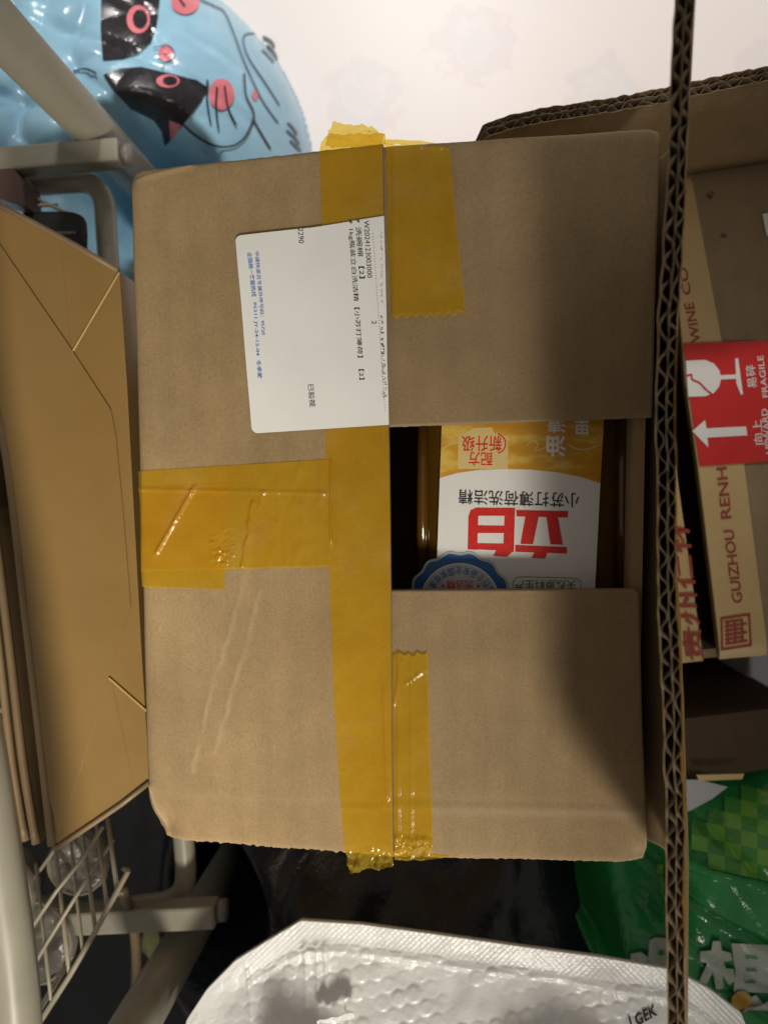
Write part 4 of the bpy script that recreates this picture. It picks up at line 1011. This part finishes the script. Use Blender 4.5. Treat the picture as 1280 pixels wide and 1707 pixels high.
# torn lip of the opened front, curling up just beyond the frame; its ragged edge throws the shadows
def lip(s, t, x0, x1, seed, top):
    px = lerp(x0, x1, s); base = mailer_p(min(1, max(0, (px - 285) / 977)), 0.30, 0.0); q = W(px, 1765, MZ + 0.02)
    rag = 1 + 0.22 * nz(s * 5, seed) + 0.05 * nz(s * 27, seed)
    shape = math.sin(math.pi * min(1, max(0, s))) ** 0.5
    h = top * rag * shape * t
    return Vector((q.x + 0.004 * nz(s * 6, t * 3, seed), q.y - 0.012 * (1 - t) - 0.012 * t * t, MZ + 0.012 + h))
for x0, x1, sd, tp_ in ((430, 625, 2.0, 0.056), (790, 1080, 6.0, 0.040)):
    v, f = slab(lambda s, t: lip(s, t, x0, x1, sd, tp_), 60, 14, 0.0012, Vector((0, 1, 0))); obj('torn_lip', v, f, M_MAILER, MAIL, False, True)
sc0 = [(528, 1704), (533, 1700), (560, 1694), (575, 1688), (571, 1670), (569, 1665), (577, 1684), (590, 1688), (592, 1700), (590, 1712), (560, 1716), (530, 1714)]
sv, sf = polyfill(sc0, 8); V = []
for x, y in sv: p = W(x, y, MZ + 0.021); V.append(Vector((p.x, p.y, MZ + 0.021 + 0.004 * nz(x * 0.06, y * 0.06, 3))))
n = len(V); ed = {}
for q in sf:
    for a, b in zip(q, q[1:] + q[:1]): ed[(a, b)] = 1
rim = [(a, b, b + n, a + n) for (a, b) in ed if (b, a) not in ed]
obj('torn_scrap', V + [p - Vector((0, 0, 0.0008)) for p in V], fixup(V, sf, Vector((0, 0, 1))) + [tuple(i + n for i in q[::-1]) for q in sf] + rim, M_MAILER, MAIL)
def mail_at(px, py, e):
    # height of the sheet near the printed corner
    z = MZ + 0.012
    for _ in range(3):
        p = W(px, py, z); z = max(q.z for q in sorted(MTOP, key=lambda q: (q.x - p.x) ** 2 + (q.y - p.y) ** 2)[:4])
    return Vector((p.x, p.y, z + 0.0006 + e))
print2d('printed_text', [text_px('I GEK', (1052, 1716), (1096, 1692), (-5, -20), 0.03)], lambda x, y: mail_at(x, y, 0), M_INK, MAIL)

# ------------------------------------------------------------------ green snack bag, right of the mailer
gcx, gcy = W(1290, 1540, 0.22).x, W(1290, 1540, 0.22).y
RIDGE = ((1010, 1392), (1400, 1500))
def ridge_d(x, y):
    a, b = W(*RIDGE[0], 0.23), W(*RIDGE[1], 0.23); d = Vector((b.x - a.x, b.y - a.y, 0)).normalized(); return (Vector((x - a.x, y - a.y, 0))).dot(Vector((-d.y, d.x, 0)))
def green_h(x, y):
    a, b = 0.180, 0.150; r = (abs((x - gcx) / a) ** 4 + abs((y - gcy) / b) ** 4) ** (1 / 4)
    if r >= 1: return 0
    h = 0.245 * (1 - r ** 5) ** 0.6
    d = ridge_d(x, y); h -= 0.45 * max(0, d) if d > 0 else 0.10 * max(0, -d)
    h += 0.0045 * math.exp(-(d / 0.003) ** 2)
    h += 0.007 * nz(x * 16, y * 16, 3) + 0.006 * nz(x * 40 + y * 10, y * 22, 8) - 0.006 * (1 - min(1, abs(nz(x * 14 + y * 20, y * 9, 4)) * 6))
    # deep film folds on the side towards the parcel
    s = smooth((gcx - 0.050 - x) / 0.05); h -= s * (0.060 * abs(nz(x * 22 + y * 8, y * 5, 5)) + 0.01)
    h = min(h, 0.25)
    q = MWI @ Vector((x, y, 0)); h *= smooth((-q.y - 0.004) / 0.03) if U0 - 0.01 < q.x < U1 + 0.01 else 1
    return max(0, h)
GRN = thing('green_snack_bag', 'shiny green plastic snack bag with checker print and pale lettering', 'bag', Matrix.Translation((gcx, gcy, 0)))
v, f = hfield(gcx - .195, gcx + .195, gcy - .15, gcy + .15, 170, 165, green_h); obj('bag_body', v, f, M_GREEN, GRN, False, True)
def gprint(name, polys, m, e=0.0030, ml=7): return print2d(name, [polyfill(p, ml) for p in polys], lambda x, y: on_h(x, y, green_h, e), m, GRN)
def Z6(x, y): return (900 + x / 3.366, 1200 + y / 3.366)
for r_ in range(-1, 6):
    for c_2 in range(0, 6):
        x0, y0 = 840 + c_2 * 92, 430 + r_ * 84 + c_2 * 20 - 50
        q = [Z6(x0, y0), Z6(x0 + 92, y0 + 20), Z6(x0 + 92, y0 + 104), Z6(x0, y0 + 84)]
        if (y0 + 50) > 760 + (x0 - 820) * 0.28 or (y0 < 520 - (x0 - 830) * 0.62): continue
        gprint('checker_square', [q], M_GREENSQ if (r_ + c_2) % 2 else M_GREENSQ2)
for c_2 in range(3): gprint('checker_square', [[Z6(648 + c_2 * 14, 800 + c_2 * 55), Z6(682, 800 + c_2 * 55), Z6(684, 850 + c_2 * 55), Z6(650 + c_2 * 14, 850 + c_2 * 55)]], M_GREENSQ if c_2 % 2 == 0 else M_GREENSQ2)
z6 = lambda *p: [Z6(*q) for q in p]
gprint('letter_print', [z6((888, 1285), (950, 1280), (960, 1228), (1000, 1228), (1010, 1280), (1060, 1295), (1068, 1335), (1020, 1345), (1030, 1380), (1075, 1385), (1085, 1450), (1050, 1472), (1015, 1420), (1018, 1495), (978, 1497), (960, 1400), (925, 1470), (884, 1452), (930, 1350), (888, 1345))], M_LETTER)
gprint('letter_print', [z6((1062, 1240), (1270, 1250), (1330, 1300), (1330, 1520), (1075, 1510), (1085, 1400))], M_LETTER)
gprint('letter_print', [z6((1138, 1308), (1206, 1312), (1208, 1324), (1138, 1320)), z6((1140, 1380), (1202, 1382), (1202, 1393), (1140, 1391)), z6((1136, 1446), (1188, 1446), (1190, 1457), (1136, 1457))], M_GREEN, 0.0042)
gprint('letter_print', [z6((606, 1225), (640, 1208), (730, 1215), (735, 1420), (620, 1420), (600, 1320)), z6((500, 1300), (560, 1290), (600, 1320), (598, 1350), (565, 1358), (570, 1390), (605, 1392), (600, 1425), (470, 1410), (500, 1370))], M_LETTER)
gprint('letter_print', [[Z6(*p) for p in ellipse(668, 1290, 18, 14)], [Z6(*p) for p in ellipse(676, 1385, 16, 10)]], M_GREEN, 0.0042)
gprint('letter_print', [z6((955, 1530), (1000, 1520), (1010, 1560), (970, 1580)), z6((1050, 1580), (1200, 1530), (1260, 1600), (1260, 1690), (1090, 1690))], M_LETTER)
gprint('dot_print', [[Z6(*p) for p in ellipse(1114, 1555, 56, 56)]], M_AMBERDOT, 0.0046)
# clear film lying over its near corner
def cf(s, t):
    px, py = lerp(1185, 1340, s), lerp(1640 + 50 * (1 - s), 1790, t); p = on_h(px, py, green_h, 0.006); p.z += 0.006 * nz(px * 0.05, py * 0.05, 2); return p
FILM = thing('clear_film_bag', 'crumpled clear film bag lying over the green snack bag', 'bag', Matrix.Translation(W(1250, 1720, 0.24)))
v, f = slab(cf, 40, 36, 0.0006); obj('film_sheet', v, f, film('hazy_film', (0.75, 0.77, 0.76), (0.95, 0.96, 0.95), 0.55, 0.12, 1.0, 50), FILM, False, True)

# ------------------------------------------------------------------ odds and ends by the carton's near side
lowz = 0.205
wc = W(1225, 1228, lowz)
LOW = thing('low_carton', 'open carton, board darkened for shade, between the wine carton and the green snack bag', 'carton', Matrix.Translation((wc.x, wc.y, 0)))  # its dark board colour stands in for shade on this carton
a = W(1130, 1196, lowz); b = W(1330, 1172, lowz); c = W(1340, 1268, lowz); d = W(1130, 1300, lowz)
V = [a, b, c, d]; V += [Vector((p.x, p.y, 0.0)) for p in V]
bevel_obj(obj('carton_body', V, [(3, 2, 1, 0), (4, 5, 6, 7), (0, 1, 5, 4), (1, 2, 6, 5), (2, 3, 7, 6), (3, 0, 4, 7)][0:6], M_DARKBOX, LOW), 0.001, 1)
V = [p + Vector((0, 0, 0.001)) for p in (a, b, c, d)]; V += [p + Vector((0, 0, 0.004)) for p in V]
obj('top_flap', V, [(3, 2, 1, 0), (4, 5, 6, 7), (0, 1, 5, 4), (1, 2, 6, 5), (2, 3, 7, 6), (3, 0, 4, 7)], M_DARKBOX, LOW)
bz = 0.12
WB = [W(1250, 1040, bz), W(1330, 1030, bz), W(1335, 1158, bz), W(1268, 1165, bz), W(1246, 1150, bz)]
wcn = sum(WB, Vector()) / 5; wcn.z = 0
t = thing('white_tub', 'white plastic tub end showing past the wine carton corner', 'tub', Matrix.Translation(wcn))
n = 5; V = WB + [Vector((p.x, p.y, 0)) for p in WB]
bevel_obj(obj('tub_body', V, [tuple(range(n - 1, -1, -1)), tuple(range(n, 2 * n))] + [(i, (i + 1) % n, n + (i + 1) % n, n + i) for i in range(n)], M_WHITEPL, t), 0.003, 2)
# folded sheet of white paper on the low carton
P = [W(x, y, lowz + 0.012) for x, y in ((1138, 1300), (1165, 1300), (1212, 1312), (1186, 1332), (1138, 1358))]
cen = sum(P, Vector()) / 5; cen.z -= 0.006
t = thing('paper_sheet', 'small folded white paper wedged above the green checker print', 'paper', Matrix.Translation(cen))
V = P + [p - Vector((0, 0, 0.001)) for p in P]; obj('sheet', V, [(4, 3, 2, 1, 0), (5, 6, 7, 8, 9)] + [(i, (i + 1) % 5, 5 + (i + 1) % 5, 5 + i) for i in range(5)], M_SILVER, t)
P = [W(x, y, lowz + 0.016) for x, y in ((1160, 1292), (1240, 1290), (1236, 1299), (1165, 1302))]
V = P + [p - Vector((0, 0, 0.001)) for p in P]; obj('folded_edge', V, [(3, 2, 1, 0), (4, 5, 6, 7)] + [(i, (i + 1) % 4, 4 + (i + 1) % 4, 4 + i) for i in range(4)], M_CREAM, t)

# brown cable hanging from the basket, yellow-green wrapper on the bin bag
cb = [W(*p) for p in ((203, 1482, 0.30), (212, 1505, 0.27), (224, 1545, 0.25), (228, 1600, 0.22), (226, 1650, 0.17), (222, 1720, 0.10), (215, 1790, 0.01))]
tag(obj('brown_cable', *tube([Vector(p) for p in spline([tuple(p) for p in cb], 6)], 0.0040, 10), M_CABLE, None, False, True), 'brown cable hanging down past the rack arm', 'cable')
yc = W(278, 1575, 0.03)
def yw(s, t):
    a = 2 * math.pi * s; ph = math.pi * (t - 0.5); k = 1 + 0.35 * nz(math.cos(a) * 2 + 5, math.sin(a) * 2, ph * 1.5)
    return Vector((yc.x + 0.030 * k * math.cos(a) * math.cos(ph), yc.y + 0.026 * k * math.sin(a) * math.cos(ph), 0.022 + 0.021 * math.sin(ph) * (1 + .1 * nz(a, ph))))
v, f = sheet(yw, 30, 16); tag(obj('yellow_wrapper', v, f, M_YGREEN, None, False, True), 'crumpled yellow-green wrapper on the floor under the rack arm', 'wrapper')
# dark rubber mat covering the floor under the rack and round the bin bag
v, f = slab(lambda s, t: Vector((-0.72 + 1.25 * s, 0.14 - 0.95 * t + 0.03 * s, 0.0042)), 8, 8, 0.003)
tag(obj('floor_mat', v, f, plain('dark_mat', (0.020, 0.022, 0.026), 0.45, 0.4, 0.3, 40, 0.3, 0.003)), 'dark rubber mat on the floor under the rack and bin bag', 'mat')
